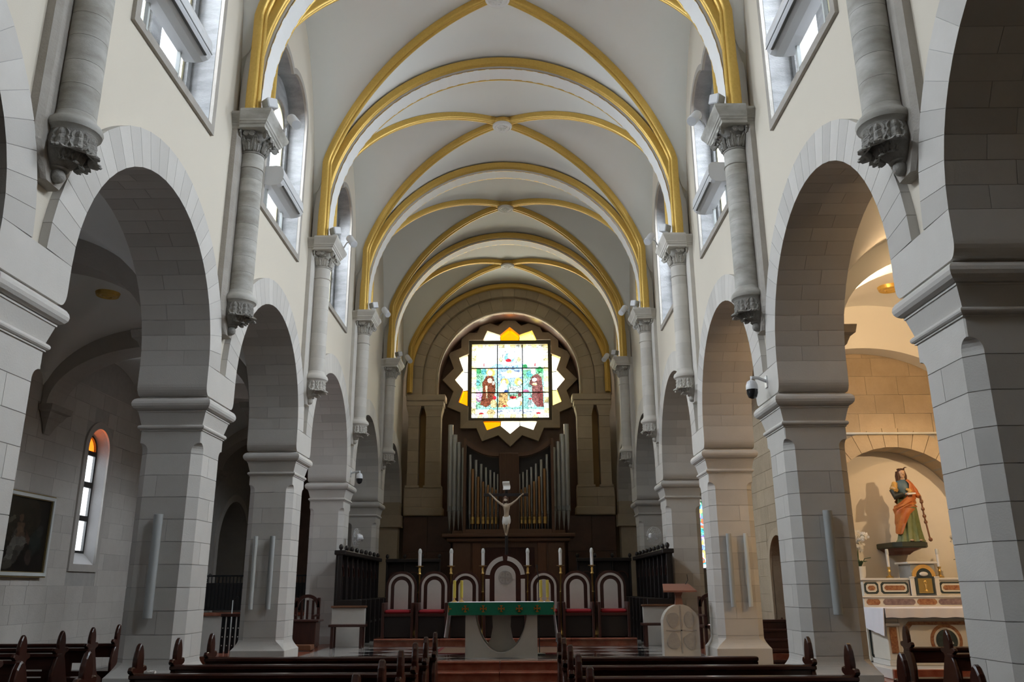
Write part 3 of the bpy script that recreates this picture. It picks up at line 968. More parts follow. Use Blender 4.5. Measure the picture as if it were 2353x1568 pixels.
# star window
t = struct_empty('window_%d' % (NWIN + 4), (P0[0], 31.0, P0[1]), 0, 'star shaped stained glass window with square picture in the middle')
def sub(pts): return [(x - P0[0], z - P0[1]) for x, z in pts]
NS = len(star_in)
for i in range(NS):
    a, b = i, (i + 1) % NS
    MB().prism(sub([star_in[a], star_out[a], star_out[b], star_in[b]]), -.26, .04, 'y').build('zigzag_stone', 'stone_end', t)
slab('window_frame', [(-1.60, -1.57), (1.60, -1.57), (1.60, 1.57), (-1.60, 1.57)], [[(-1.45, -1.44), (1.45, -1.44), (1.45, 1.42), (-1.45, 1.42)]], -.14, .10, 'y', 'star_frame', t)
for q in (-.48, .48):
    MB().box(q - .018, q + .018, -.03, .05, -1.45, 1.43).build('mullion', 'window_lead', t)
for z in (-.45, .50):
    MB().box(-1.46, 1.46, -.04, .04, z - .018, z + .018).build('glazing_bar', 'window_lead', t)
def rot(pts, q):
    a = -q * PI / 2
    return [(x * math.cos(a) - y * math.sin(a), x * math.sin(a) + y * math.cos(a)) for x, y in pts]
petL = [(-1.03, 1.55), (-.86, 1.94), (-.37, 1.77), (-.335, 1.55)]
petM = [(-.33, 1.55), (-.37, 1.76), (0, 2.08), (.37, 1.76), (.33, 1.55)]
petR = [(.335, 1.55), (.37, 1.77), (.86, 1.94), (1.03, 1.55)]
cols = [('white', 'amber', 'pale'), ('cream', 'white', 'pale'), ('white', 'white', 'amber'), ('amber', 'white', 'white')]
for q in range(4):
    for p, c in zip((petL, petM, petR), cols[q]):
        MB().prism(rot(p, q), .055, .061, 'y').build('pane', 'pane_star_' + c, t)
    for p in ((-.35, 1.55, -.37, 1.76), (.35, 1.55, .37, 1.76)):
        (xa, za), (xb, zb) = rot([(p[0], p[1]), (p[2], p[3])], q)
        MB().tube([(xa, .05, za), (xb, .05, zb)], .014, 6).build('lead_line', 'window_lead', t)
STAR = t

# picture painted in glass
def in_poly(x, y, P):
    c = False; j = len(P) - 1
    for i in range(len(P)):
        if (P[i][1] > y) != (P[j][1] > y) and x < (P[j][0] - P[i][0]) * (y - P[i][1]) / (P[j][1] - P[i][1] + 1e-12) + P[i][0]: c = not c
        j = i
    return c
def paint(shapes, x, y, base):
    c = base
    for sh in shapes:
        if sh[0] == 'e':
            if ((x - sh[1]) / sh[3]) ** 2 + ((y - sh[2]) / sh[4]) ** 2 <= 1: c = sh[5]
        elif in_poly(x, y, sh[1]): c = sh[2]
    return c
class Cells:
    def __init__(s, n, seed):
        r = random.Random(seed); s.p = [(r.random(), r.random(), r.random(), r.random(), r.random()) for _ in range(n)]
        s.g = {}
        s.k = max(1, int(math.sqrt(n) / 1.6))
        for q in s.p: s.g.setdefault((int(q[0] * s.k), int(q[1] * s.k)), []).append(q)
    def near(s, x, y):
        gx, gy = int(x * s.k), int(y * s.k); best = (9, None); sec = 9
        for i in (gx - 1, gx, gx + 1):
            for j in (gy - 1, gy, gy + 1):
                for q in s.g.get((i, j), ()):
                    d = (q[0] - x) ** 2 + (q[1] - y) ** 2
                    if d < best[0]: sec = best[0]; best = (d, q)
                    elif d < sec: sec = d
        return best[1] or s.p[0], math.sqrt(sec) - math.sqrt(best[0])
def raster_obj(name, x0, x1, z0, z1, yy, nx, nz, fn, m, parent, ax='y'):
    vs, fs = [], []
    for j in range(nz + 1):
        for i in range(nx + 1):
            a, b = x0 + (x1 - x0) * i / nx, z0 + (z1 - z0) * j / nz
            vs.append((a, yy, b) if ax == 'y' else (yy, a, b))
    cl = []
    for j in range(nz):
        for i in range(nx):
            q = j * (nx + 1) + i
            fs.append((q, q + 1, q + nx + 2, q + nx + 1))
            cl += list((*fn((i + .5) / nx, (j + .5) / nz), 1.)) * 4
    me = bpy.data.meshes.new(name); me.from_pydata(vs, [], fs)
    at = me.color_attributes.new('Col', 'FLOAT_COLOR', 'CORNER')
    at.data.foreach_set('color', cl)
    me.materials.append(MATS[m])
    return link(name, me, parent)
GX = lambda X: (X - 180) / 1190.
GY = lambda Y: 1 - (Y - 245) / 1165.
def PG(*pts): return [(GX(a), GY(b)) for a, b in pts]
def EL(x, y, rx, ry, c): return ('e', GX(x), GY(y), rx / 1190., ry / 1165., c)
WH, BR, BR2, TL, GN, BLU, YE, RD, TN = (.85, .85, .82), (.16, .045, .022), (.20, .075, .065), (.12, .42, .40), (.05, .30, .10), (.22, .42, .80), (.80, .55, .14), (.50, .02, .03), (.50, .30, .11)
SH = [('p', PG((245, 640), (1305, 640), (1305, 1260), (245, 1260)), (.30, .55, .45)),
      ('p', PG((580, 600), (965, 600), (965, 800), (580, 860)), (.35, .50, .80)),
      ('p', PG((430, 620), (560, 540), (780, 590), (960, 540), (1110, 620)), (.32, .58, .88)),
      ('p', PG((620, 690), (800, 650), (960, 690), (950, 750), (740, 780)), WH), EL(765, 672, 48, 30, (.85, .72, .25)),
      ('p', PG((245, 640), (400, 640), (330, 900), (340, 1260), (245, 1260)), (.20, .45, .26)), EL(285, 660, 45, 45, GN), EL(370, 670, 45, 50, TL), EL(270, 840, 40, 50, TL), EL(330, 930, 40, 60, (.25, .55, .30)),
      EL(290, 1060, 55, 90, (.55, .30, .42)), EL(255, 980, 30, 40, (.6, .4, .5)),
      ('p', PG((980, 640), (1300, 620), (1300, 800), (980, 780)), (.18, .45, .25)), EL(1080, 710, 50, 50, TL), EL(1010, 590, 40, 40, GN), EL(1240, 640, 50, 50, GN), EL(1250, 740, 40, 50, (.3, .55, .3)),
      EL(475, 685, 68, 66, YE), ('p', PG((405, 735), (505, 735), (550, 860), (545, 1000), (515, 1160), (405, 1232), (310, 1190), (350, 1000), (340, 850)), BR), EL(462, 690, 38, 42, WH), EL(462, 812, 40, 40, (.75, .60, .42)), EL(515, 850, 22, 30, (.75, .62, .45)), ('p', PG((390, 890), (425, 890), (425, 1090), (405, 1090)), (.55, .42, .25)),
      ('p', PG((1120, 740), (1200, 700), (1268, 760), (1282, 900), (1292, 1225), (1200, 1232), (1110, 1150), (1120, 900), (1070, 860)), BR2), EL(1140, 668, 40, 48, (.80, .70, .62)), EL(1155, 800, 38, 30, WH), EL(1160, 868, 36, 22, (.80, .62, .30)), ('p', PG((1200, 980), (1290, 980), (1290, 1225), (1215, 1225)), (.17, .045, .04)),
      EL(690, 835, 62, 62, YE), ('p', PG((640, 850), (720, 860), (735, 1000), (590, 1000), (600, 920)), WH), EL(680, 840, 34, 36, (.85, .8, .7)), EL(715, 985, 32, 30, (.03, .07, .22)),
      ('p', PG((600, 1015), (745, 1015), (735, 1110), (690, 1250), (590, 1240)), TN), EL(905, 830, 62, 62, YE), EL(925, 850, 30, 34, (.85, .78, .66)), ('p', PG((760, 910), (950, 900), (960, 1000), (760, 1000)), (.62, .66, .62)),
      ('p', PG((985, 770), (1060, 880), (1066, 1220), (985, 1230)), (.26, .55, .48)), EL(1020, 985, 50, 30, (.4, .12, .2)),
      ('p', PG((760, 1040), (960, 1020), (960, 1130), (760, 1120)), (.25, .38, .22)), EL(820, 1080, 55, 22, RD), EL(1085, 1100, 30, 16, RD), EL(535, 1085, 26, 30, RD), EL(700, 1210, 40, 16, RD), EL(925, 1040, 28, 30, (.18, .05, .05)),
      EL(730, 1170, 40, 60, TN), EL(925, 1170, 36, 40, TN), EL(830, 1170, 105, 62, WH), EL(930, 1110, 45, 30, WH), EL(520, 1180, 50, 70, (.62, .45, .20)), EL(1095, 1190, 50, 60, (.6, .8, .76)),
      ('p', PG((245, 1235), (1305, 1235), (1305, 1268), (245, 1268)), (.25, .55, .42)), ('p', PG((580, 1275), (1140, 1275), (1140, 1345), (580, 1345)), (.55, .62, .75)), ('p', PG((245, 1275), (410, 1275), (410, 1345), (245, 1345)), WH), EL(332, 1332, 38, 16, RD), ('p', PG((1150, 1275), (1300, 1275), (1300, 1345), (1150, 1345)), WH), EL(1212, 1328, 38, 16, RD),
      EL(478, 1325, 68, 62, (.58, .40, .18)), EL(478, 1378, 55, 24, (.55, .55, .7)),
      EL(775, 445, 128, 135, (.62, .62, .60)), EL(775, 445, 112, 118, WH), EL(770, 445, 82, 80, (.22, .55, .62)), EL(795, 418, 58, 58, WH), EL(752, 490, 48, 26, RD),
      EL(630, 475, 30, 40, (.6, .52, .25)), EL(915, 475, 30, 40, (.6, .52, .25)), EL(368, 560, 9, 28, RD), EL(1168, 560, 9, 28, RD)]
CL = Cells(900, 3)
def glass_col(u, v):
    cx, dist = CL.near(u, v)
    base = WH
    if u < .055 or u > .945 or v < .06 or v > .965:
        k = int((v if (u < .055 or u > .945) else u) * 14)
        base = (.86, .72, .30) if k % 2 else (.85, .82, .68)
        c = base
    else:
        ju, jv = (cx[2] - .5) * .004, (cx[3] - .5) * .004
        c = paint(SH, u + ju, v + jv, base)
    f = .72 + .5 * cx[4]
    lead = .30 if dist < .0035 and c is not WH else (.62 if dist < .0022 else 1.)
    return tuple(min(1, q * f * lead) * .72 for q in c)
xs = [-1.45, -.48, .48, 1.45]; zs_ = [-1.44, -.45, .50, 1.42]
for i in range(3):
    for j in range(3):
        def fn(a, b, i=i, j=j):
            return glass_col((xs[i] + (xs[i + 1] - xs[i]) * a + 1.45) / 2.9, (zs_[j] + (zs_[j + 1] - zs_[j]) * b + 1.44) / 2.86)
        raster_obj('stained_panel', xs[i], xs[i + 1], zs_[j], zs_[j + 1], .03, 64, 64, fn, 'glass_stained', STAR)
# stained window at the end of the right aisle
t = struct_empty('window_%d' % (NWIN + 5), (6.55, 30.1, 3.5), 0, 'tall narrow stained glass window at the end of the right aisle')
CM = Cells(500, 11)
PAL = [(.75, .10, .04), (.12, .45, .25), (.20, .30, .75), (.80, .55, .12), (.78, .76, .72), (.78, .76, .72), (.45, .25, .60), (.05, .30, .35)]
def mosaic(u, v):
    c, d = CM.near(u * .35, v)
    q = PAL[int(c[2] * len(PAL))]
    if v < .06: q = (.8, .8, .8)
    f = .6 + .5 * c[3]
    return tuple(min(1, z * f) * (.35 if d < .004 else 1) for z in q)
raster_obj('stained_panel', -.38, .38, -1.27, 1.15, 0, 60, 190, mosaic, 'glass_stained', t)
slab('window_frame', [(x - 6.55, z - 3.5) for x, z in [(6.12, 2.19), (6.98, 2.19), (6.98, 4.25)] + arc(6.55, 4.25, .43, 0, PI, 12)[1:]], [[(x - 6.55, z - 3.5) for x, z in swin]], -.20, -.13, 'y', 'stone_frame', t)

# stone arch orders of the end wall
def ring_thing(name, label, r0, r1, ya, yb, n, m):
    t = struct_empty(name, (0, (ya + yb) / 2, NC), 0, label)
    h = (yb - ya) / 2; d = PI / n; g = .004
    a = d / 2
    vs = []
    for y in (-h, h):
        for r in (r0, r1):
            vs += [(r * math.cos(-a + g / r), y, r * math.sin(-a + g / r)), (r * math.cos(a - g / r), y, r * math.sin(a - g / r))]
    me = MB().add(vs, [(0, 1, 3, 2), (4, 6, 7, 5), (0, 2, 6, 4), (1, 5, 7, 3), (0, 4, 5, 1), (2, 3, 7, 6)]).mesh('voussoir'); me.materials.append(MATS[m])
    for i in range(n):
        link('voussoir', me, t, (0, 0, 0), (0, -(i + .5) * d, 0))
    for sx in (-1, 1):
        MB().box(min(sx * r0, sx * r1), max(sx * r0, sx * r1), -h, h, 8.28 - NC, -.003).build('jamb_stone', m, t)
    return t
ring_thing('trim_outer_arch', 'outer ring of the stone arch round the star window', 3.12, 3.70, 29.42, 29.94, 23, 'stone_end')
IA = ring_thing('trim_inner_arch', 'inner ring of the stone arch round the star window', NR, 3.11, 29.60, 29.94, 21, 'stone_end')
p = [(-NR * math.cos(PI * i / 40), 29.60, NC + NR * math.sin(PI * i / 40)) for i in range(41)]
MB().tube([(-NR, 29.60, 8.28)] + p + [(NR, 29.60, 8.28)], .06, 8).build('roll_moulding', 'stone_end', IA, world=True)
for s in (-1, 1):
    t = thing('paired_pilaster', 'pair of stone pilasters with shared cornice %s of the organ' % SIDE[s], 'pilaster', (s * 3.05, 29.4, .43), 'paired pilasters beside the organ')
    def bx(x0, x1, y0, y1, z0, z1, nm, m='stone_end', c=.006):
        a, b = sorted((s * x0, s * x1))
        MB().cbox(a, b, y0, y1, z0, z1, c).build(nm, m, t, world=True)
    bx(2.26, 3.66, 29.28, 29.94, 8.05, 8.28, 'cornice', c=.03)
    bx(2.32, 3.66, 29.33, 29.94, 7.87, 8.048, 'cornice', c=.015)
    for (xa, xb) in ((2.42, 2.95), (3.20, 3.58)):
        rings = []
        for (z, e) in ((7.50, 0), (7.56, .005), (7.68, .03), (7.78, .06), (7.87, .07)):
            a, b = sorted((s * (xa - e), s * (xb + e)))
            rings.append([(a, 29.42 - e, z), (b, 29.42 - e, z), (b, 29.94, z), (a, 29.94, z)])
        MB().loft(rings).build('capital', 'stone_end', t, world=True)
        z = 5.06
        for i in range(6):
            zt = z + .405
            bx(xa, xb, 29.42, 29.94, z + .003, zt, 'pilaster_block'); z = zt
        bx(xa - .05, xb + .05, 29.37, 29.94, 4.98, 5.06, 'pilaster_base')
    bx(2.96, 3.19, 29.80, 29.94, 5.0, 7.87, 'ochre_panel', 'plaster_ochre', .002)
    for (xa, xb) in ((2.36, 3.05), (3.054, 3.66)):
        for (za, zb) in ((4.32, 4.645), (4.65, 4.978)):
            bx(xa, xb, 29.40, 29.94, za, zb, 'plinth_block')
    bx(2.30, 3.66, 29.33, 29.94, 4.02, 4.315, 'plinth_cornice', c=.03)
    for i in range(2):
        for j in range(3):
            bx(2.0 + i * .83, 2.825 + i * .83, 29.50, 29.94, .43 + j * 1.195, 1.62 + j * 1.195, 'marble_panel', 'marble_brown')

# ================================================================== RIGHT AISLE CHAPEL WALL
AX = 6.97
NCZ, NRR = 2.62, 1.36
def cniche(r, z0=.45): 
    a = math.asin((3.05 - NCZ) / r)
    return [(AX - r * math.cos(a), z0), (AX + r * math.cos(a), z0)] + arc(AX, NCZ, r, a, PI - a, 26)
cw = slab('wall_chapel', [(5.70, 0), (8.75, 0), (8.75, 7.0), (5.70, 7.0)], [cniche(NRR)], 14.93, 15.5, 'y', 'wall_mortar'); struct(cw, 'warm lit stone wall behind the side altar')
struct(MB().box(5.6, 8.7, 15.45, 15.55, 0, 6.9).build('wall_chapel_niche', 'plaster_niche'), 'plastered back of the shallow niche behind the statue')
def cb(p, q, za, zb): MB().cbox(p, q, 14.918 + random.random() * .005, 14.94, za, zb, .003).build('stone_block', 'stone_chapel', cw)
def cex(za, zb):
    out = []
    m = (za + zb) / 2
    if za < NCZ + 1.70:
        if za < 3.05: out.append((AX - NRR, AX + NRR))
        h = math.sqrt(max(0, 1.66 ** 2 - max(0, m - NCZ) ** 2))
        if za > 2.7 and h > 0: out.append((AX - h, AX + h))
    return out
blocks(cw, 'stone_chapel', 5.72, 8.68, .45, 6.9, .345, .60, cex, cb)
nst = 15
a0 = math.asin((3.05 - NCZ) / NRR); dd = (PI - 2 * a0) / nst
for i in range(nst):
    b0, b1 = a0 + i * dd + .003, a0 + (i + 1) * dd - .003
    poly = [(AX + r * math.cos(b), NCZ + r * math.sin(b)) for (r, b) in ((NRR, b0), (1.70, b0), (1.70, b1), (NRR, b1))]
    MB().prism(poly, 14.885, 15.40, 'y').build('voussoir', 'stone_chapel', cw)
o = MB().tube([(5.72, 14.86, 4.22), (8.7, 14.86, 4.22)], .022, 8).build('wall_pipe', 'grey_light'); tag(o, 'thin white conduit running across the wall above the side altar', 'pipe')
# transverse arch just in front of the chapel wall
a1 = math.acos((5.62 - 6.50) / 1.93)
poly = [(5.62, 6.95), (8.70, 6.95), (8.70, 4.40)] + [(6.50 + 1.93 * math.cos(a1 * i / 34), 4.40 + 1.30 * math.sin(a1 * i / 34)) for i in range(35)]
t = thing('corbel', 'moulded stone corbel under the right end of the side altar arch', 'corbel', (8.69, 14.7, 0), 'corbels of the aisle arches')
MB().loft([[(0, -h, z), (-.02 - e, -h, z), (-.02 - e, h, z), (0, h, z)] for (z, e, h) in ((3.90, 0, .08), (4.05, .05, .12), (4.15, .10, .16), (4.20, .14, .18), (4.28, .17, .20), (4.31, .22, .21), (4.398, .24, .215))]).build('corbel_block', 'stone_chapel', t)
o = MB().prism(poly, 14.50, 14.90, 'y').build('trim_chapel_arch', 'plaster_vault'); struct(o, 'plastered arch over the side altar with the saint statue')
# passage wall beside the chapel, with its arched doorway
dr = [(17.0, .02), (18.2, .02), (18.2, 2.02)] + arc(17.6, 2.02, .6, 0, PI, 18)[1:]
pw = slab('wall_passage', [(15.0, 0), (20.5, 0), (20.5, 7.0), (15.0, 7.0)], [dr], 5.62, 6.0, 'x', 'stone_chapel'); struct(pw, 'stone passage wall with arched doorway beside the side altar')
def pb(p, q, za, zb): MB().cbox(5.61 - random.random() * .004, 5.63, p, q, za, zb, .003).build('stone_block', 'stone_chapel', pw)
def pex(za, zb):
    if za < 2.1: return [(16.86, 18.34)]
    if za < 2.78: return [(17.6 - .78, 17.6 + .78)]
    return []
blocks(pw, 'stone_chapel', 15.6, 19.8, .02, 5.9, .36, .62, pex, pb)
struct(slab('trim_doorway', [(16.85, .02), (18.35, .02), (18.35, 2.02)] + arc(17.6, 2.02, .75, 0, PI, 18)[1:], [dr], 5.575, 5.63, 'x', 'stone_chapel'))
d = struct(MB().box(5.80, 5.86, 16.9, 18.3, 0, 2.7).build('door_1', 'wood_brown'), 'wooden door in the arched doorway of the passage wall')
MB().box(5.78, 5.80, 17.2, 18.0, .2, 1.6).build('door_panel', 'wood_dark', d)
# red end of the left aisle
struct(MB().box(-8.7, -4.65, 29.3, 29.4, 0, 7).build('wall_left_end', 'marble_brown'))

# ================================================================== SANCTUARY
for s in (-1, 1):
    a, b = sorted((s * 3.705, s * 5.55))
    o = MB().box(a, b, 16.32, 19.88, .0, .43).build('floor_side_step', 'marble_red'); struct(o, 'raised red marble floor between the pillars on the %s' % SIDE[s])
# throne dais
t = struct_empty('floor_dais', (0, 18.72, .432), 0, 'red marble dais under the row of seats')
for k in range(4):
    xa = -2.75 + k * 1.39
    MB().cbox(xa + .002, xa + 1.388, 18.70, 20.7, .555, .595, .012).build('dais_slab', 'marble_red', t, world=True)
    MB().box(xa + .002, xa + 1.388, 18.75, 20.68, .432, .553).build('dais_riser', 'marble_red', t, world=True)
def arch_o(hw, z0, zt, n=20):
    zs = zt - hw
    return [(-hw, z0), (hw, z0), (hw, zs)] + arc(0, zs, hw, 0, PI, n)[1:]
DZ = .597
def seat(x, big, label, group):
    t = thing('bishop_throne' if big else 'celebrant_seat', label, 'chair', (x, 19.1, DZ), group)
    hw = .47 if big else .34
    H = 1.73 if big else 1.385
    ww = 'wood_dark'
    slab('backrest', arch_o(hw, .0, H), [], .27, .33, 'y', ww, t)
    if not big:
        slab('back_inlay', arch_o(hw - .055, .58, H - .055), [arch_o(hw - .105, .50, H - .105)], .245, .272, 'y', 'seat_white', t)
        slab('back_panel', arch_o(hw - .185, .58, H - .185), [], .245, .272, 'y', 'seat_white', t)
    else:
        zs = H - hw
        for (a0, a1) in ((.10, PI / 2 - .13), (PI / 2 + .13, PI - .10)):
            o_ = arc(0, zs, hw - .03, a0, a1, 14) + arc(0, zs, hw - .125, a1, a0, 14)
            MB().prism(o_, .245, .272, 'y').build('back_inlay', 'seat_white', t)
        for sx in (-1, 1):
            a, b = sorted((sx * (hw - .03), sx * (hw - .125)))
            MB().cbox(a, b, .245, .272, .60, zs - .05, .004).build('back_inlay', 'seat_white', t)
        pn = slab('back_panel', arch_o(.235, .45, 1.50), [], .225, .272, 'y', 'seat_white', t)
        e = MB()
        R = .145; cz = 1.24
        e.lathe([(R - .010, .224), (R - .010, .212), (R + .006, .212), (R + .006, .224)], (0, 0, cz), 36, axis='y', smooth=False, caps=False)
        def eb(x0, x1, z0, z1, k): e.box(x0, x1, .216 - .002 * k, .224, cz + z0, cz + z1)
        eb(-.010, .010, -.125, .125, 0); eb(-.125, .125, -.010, .010, 1)
        for q in (-1, 1):
            eb(-.035, .035, q * .118 - .008, q * .118 + .008, 2); eb(q * .118 - .008, q * .118 + .008, -.035, .035, 2)
            for r in (-1, 1):
                eb(q * .062 - .026, q * .062 + .026, r * .062 - .006, r * .062 + .006, 3); eb(q * .062 - .006, q * .062 + .006, r * .062 - .026, r * .062 + .026, 4)
        e.build('emblem', 'seat_emboss', pn)
    for sx in (-1, 1):
        a, b = sorted((sx * hw, sx * (hw - .055)))
        MB().cbox(a, b, -.28, .28, 0, .72, .008).build('arm_panel', ww, t)
    MB().cbox(-hw + .055, hw - .055, -.25, .26, .44, .50, .006).build('seat_board', ww, t)
    MB().cbox(-hw + .06, hw - .06, -.25, .24, .50, .575, .03).build('seat_cushion', 'cushion_red', t)
    MB().box(-hw + .055, hw - .055, -.20, -.16, .02, .44).build('front_panel', 'wood_black', t)
    return t
for i, (x, w) in enumerate(((-2.28, 'outermost on the left'), (-1.55, 'second from the left'), (-.86, 'next to the throne on the left'), (.87, 'next to the throne on the right'), (1.60, 'second from the right'), (2.35, 'outermost on the right'))):
    seat(x, False, 'dark wooden round backed celebrant seat with red cushion, ' + w, 'celebrant seats beside the throne')
seat(.02, True, 'tall central throne with pale arched back and cross emblem', None)

# ---- main altar
t = thing('main_altar', 'pale stone altar table with hollowed front in the sanctuary', 'altar', (.01, 16.0, .432))
u = [(-.64, 0), (.64, 0), (.64, .86), (.47, .86)] + [(.47 * math.cos(a), .86 - .78 * math.sin(a)) for a in [PI * i / 30 for i in range(1, 30)]] + [(-.47, .86), (-.64, .86)]
MB().prism(u, -.26, -.02, 'y').build('front_slab', 'altar_stone', t)
MB().prism(u, .22, .40, 'y').build('rear_slab', 'altar_stone', t)
w = [(-.42, .0), (.42, .0), (.42, .08), (.30, .16), (.20, .30), (.16, .50), (.17, .70), (.24, .86), (-.24, .86), (-.17, .70), (-.16, .50), (-.20, .30), (-.30, .16), (-.42, .08)]
MB().prism(w, .0, .20, 'y').build('centre_support', 'altar_stone', t)
MB().cbox(-.92, .92, -.28, .46, .862, .925, .01).build('mensa', 'altar_stone', t)
# cloth
t = thing('altar_cloth', 'white altar cloth hanging down both ends of the stone altar', 'cloth', (.01, 16.0, 1.36))
MB().cbox(-.945, .945, -.300, .48, .0, .010, .004).build('cloth_top', 'cloth_white', t)
for sx, dz in ((-1, -.58), (1, -.66)):
    rings = []
    for i in range(13):
        f = i / 12
        y = -.30 + .78 * f
        wv = .012 * math.sin(f * 15)
        rings.append([(sx * (.936 + .006), y, .004), (sx * (.946), y, .004), (sx * (.965 + wv * .4), y, dz * .4), (sx * (1.01 + wv), y, dz - .05 * f), (sx * (1.0 + wv), y, dz - .05 * f), (sx * (.955 + wv * .4), y, dz * .4)])
    MB().loft(rings, True, True).build('cloth_drop', 'cloth_white', t)
t = thing('green_frontal', 'green band with orange crosses across the front of the altar', 'altar cloth', (.01, 15.69, 1.15))
rings = []
for i in range(25):
    x = -.945 + 1.89 * i / 24
    wv = .004 * math.sin(i * 1.3)
    rings.append([(x, .0 + wv, .215), (x, .0 + wv, .0), (x, -.012 + wv, .0), (x, -.012 + wv, .215)])
MB().loft(rings, True, True).build('band', 'cloth_green', t)
for i, x in enumerate((-.64, -.32, 0, .32, .64)):
    c = MB(); z = .108
    c.box(x - .010, x + .010, -.024, -.010, z - .055, z + .055); c.box(x - .055, x + .055, -.024, -.010, z - .010, z + .010)
    for q in (-1, 1):
        c.box(x - .024, x + .024, -.024, -.010, z + q * .050 - .008, z + q * .050 + .008); c.box(x + q * .050 - .008, x + q * .050 + .008, -.024, -.010, z - .024, z + .024)
    c.build('cross', 'cloth_orange', t)
for sx in (-1, 1):
    x = sx * .938
    MB().box(x - .008, x + .008, -.020, -.008, .053, .163).build('cross', 'cloth_orange', t)
    MB().box(min(x, x - sx * .05), max(x, x - sx * .05), -.020, -.008, .098, .118).build('cross', 'cloth_orange', t)
for i, (x, w) in enumerate(((-.845, 'leftmost on the altar'), (-.715, 'second from the left on the altar'), (.725, 'second from the right on the altar'), (.845, 'rightmost on the altar'))):
    t = thing('altar_candle', 'yellow candle in a small brass holder, ' + w, 'candle', (x, 15.92, 1.3705), 'candles on the altar')
    MB().lathe([(.048, 0), (.050, .012), (.030, .022), (.014, .035), (.018, .05), (.012, .062), (.030, .072), (.030, .080), (.022, .084)], (0, 0, 0), 16).build('holder', 'brass', t)
    MB().lathe([(.027, .082), (.027, .37), (.02, .378), (.004, .38)], (0, 0, 0), 14).build('candle', 'candle_yellow', t)
    MB().tube([(0, 0, .376), (.002, 0, .40)], .003, 5).build('wick', 'black_plastic', t)
for i, (x, w) in enumerate(((-1.915, 'outermost left'), (-1.205, 'second from left'), (-.485, 'third from left'), (.525, 'third from right'), (1.265, 'second from right'), (1.975, 'outermost right'))):
    t = thing('tall_candlestick', 'tall brass candlestick with white candle behind the seats, ' + w, 'candlestick', (x, 19.62, DZ), 'tall candlesticks behind the seats')
    MB().lathe([(.15, 0), (.15, .03), (.09, .06), (.045, .10), (.022, .16), (.022, .9), (.035, .93), (.020, .96), (.020, 1.30), (.042, 1.33), (.024, 1.37), (.03, 1.43), (.018, 1.46), (.045, 1.49)], (0, 0, 0), 16).build('stem', 'brass', t)
    MB().lathe([(.03, 1.485), (.085, 1.495), (.092, 1.505), (.03, 1.51)], (0, 0, 0), 18).build('drip_pan', 'brass', t)
    MB().lathe([(.036, 1.508), (.036, 1.78), (.03, 1.785)], (0, 0, 0), 14).build('candle', 'candle_white', t)
    MB().lathe([(.040, 1.78), (.043, 1.80), (.040, 1.84), (.025, 1.875), (.012, 1.885)], (0, 0, 0), 14).build('candle_follower', 'grey_light', t)
# rug
t = thing('rug', 'woven rug with red border behind the altar', 'rug', (.02, 17.5, .432))
MB().box(-1.30, 1.30, -.85, .85, 0, .012).build('rug_border', 'rug_border', t)
MB().box(-1.22, 1.22, -.77, .77, .004, .016).build('rug_field', 'rug', t)
# microphone on its thin stand by the altar
t = thing('microphone_stand', 'slim microphone stand at the right end of the altar', 'microphone stand', (.70, 16.52, .432))
MB().lathe([(.11, 0), (.11, .015), (.02, .03)], (0, 0, 0), 16).build('foot', 'black_metal', t)
MB().tube([(0, 0, .02), (0, 0, 1.35), (-.03, -.05, 1.55)], .008, 6).build('pole', 'black_metal', t)
MB().lathe([(.012, 0), (.018, .03), (.014, .06)], (-.03, -.05, 1.54), 10).build('microphone', 'black_plastic', t)

# ---- lectern
t = thing('ambo', 'carved pale stone lectern with rounded top and red wood bookrest', 'lectern', (3.22, 15.95, .432))
fr = [(-.32, 0), (.32, 0), (.32, .62)] + arc(0, .56, .32, .19, PI - .19, 18) + [(-.32, .62)]
MB().prism(fr, -.12, .14, 'y').build('stone_body', 'carved_panel', t)
for (cx, cz, k) in ((-.145, .62, 0), (.145, .62, 1), (-.145, .26, 2), (.145, .26, 3)):
    pts = []
    for i in range(24):
        a = 2 * PI * i / 24
        rx, rz = ((.105, .13), (.085, .14), (.11, .14), (.10, .14))[k]
        f = 1 + .10 * math.sin(3 * a + k * 1.7) * (1 if k != 1 else .2)
        pts.append((cx + rx * f * math.cos(a), cz + rz * f * math.sin(a)))
    MB().prism(pts, -.135, -.118, 'y').build('carved_figure', 'carved_dark', t)
for (x0, x1, z0, z1) in ((-.012, .012, .05, .86), (-.27, .27, .425, .45)):
    MB().box(x0, x1, -.128, -.118, z0, z1).build('carved_cross', 'carved_dark', t)
MB().loft([[(-.07, -.06, .86), (.07, -.06, .86), (.07, .08, .86), (-.07, .08, .86)], [(-.045, -.04, 1.02), (.045, -.04, 1.02), (.045, .06, 1.02), (-.045, .06, 1.02)], [(-.09, -.05, 1.13), (.09, -.05, 1.13), (.09, .07, 1.13), (-.09, .07, 1.13)]]).build('stem', 'wood_lectern', t)
MB().loft([[(-.30, -.20, 1.09), (.30, -.20, 1.09), (.20, .16, 1.10), (-.20, .16, 1.10)], [(-.30, -.20, 1.12), (.30, -.20, 1.12), (.24, .22, 1.24), (-.24, .22, 1.24)]]).build('bookrest', 'wood_lectern', t)
MB().tube([(.17, .18, 1.22), (.22, .16, 1.30), (.20, .10, 1.40)], .006, 6).build('gooseneck_microphone', 'black_metal', t)

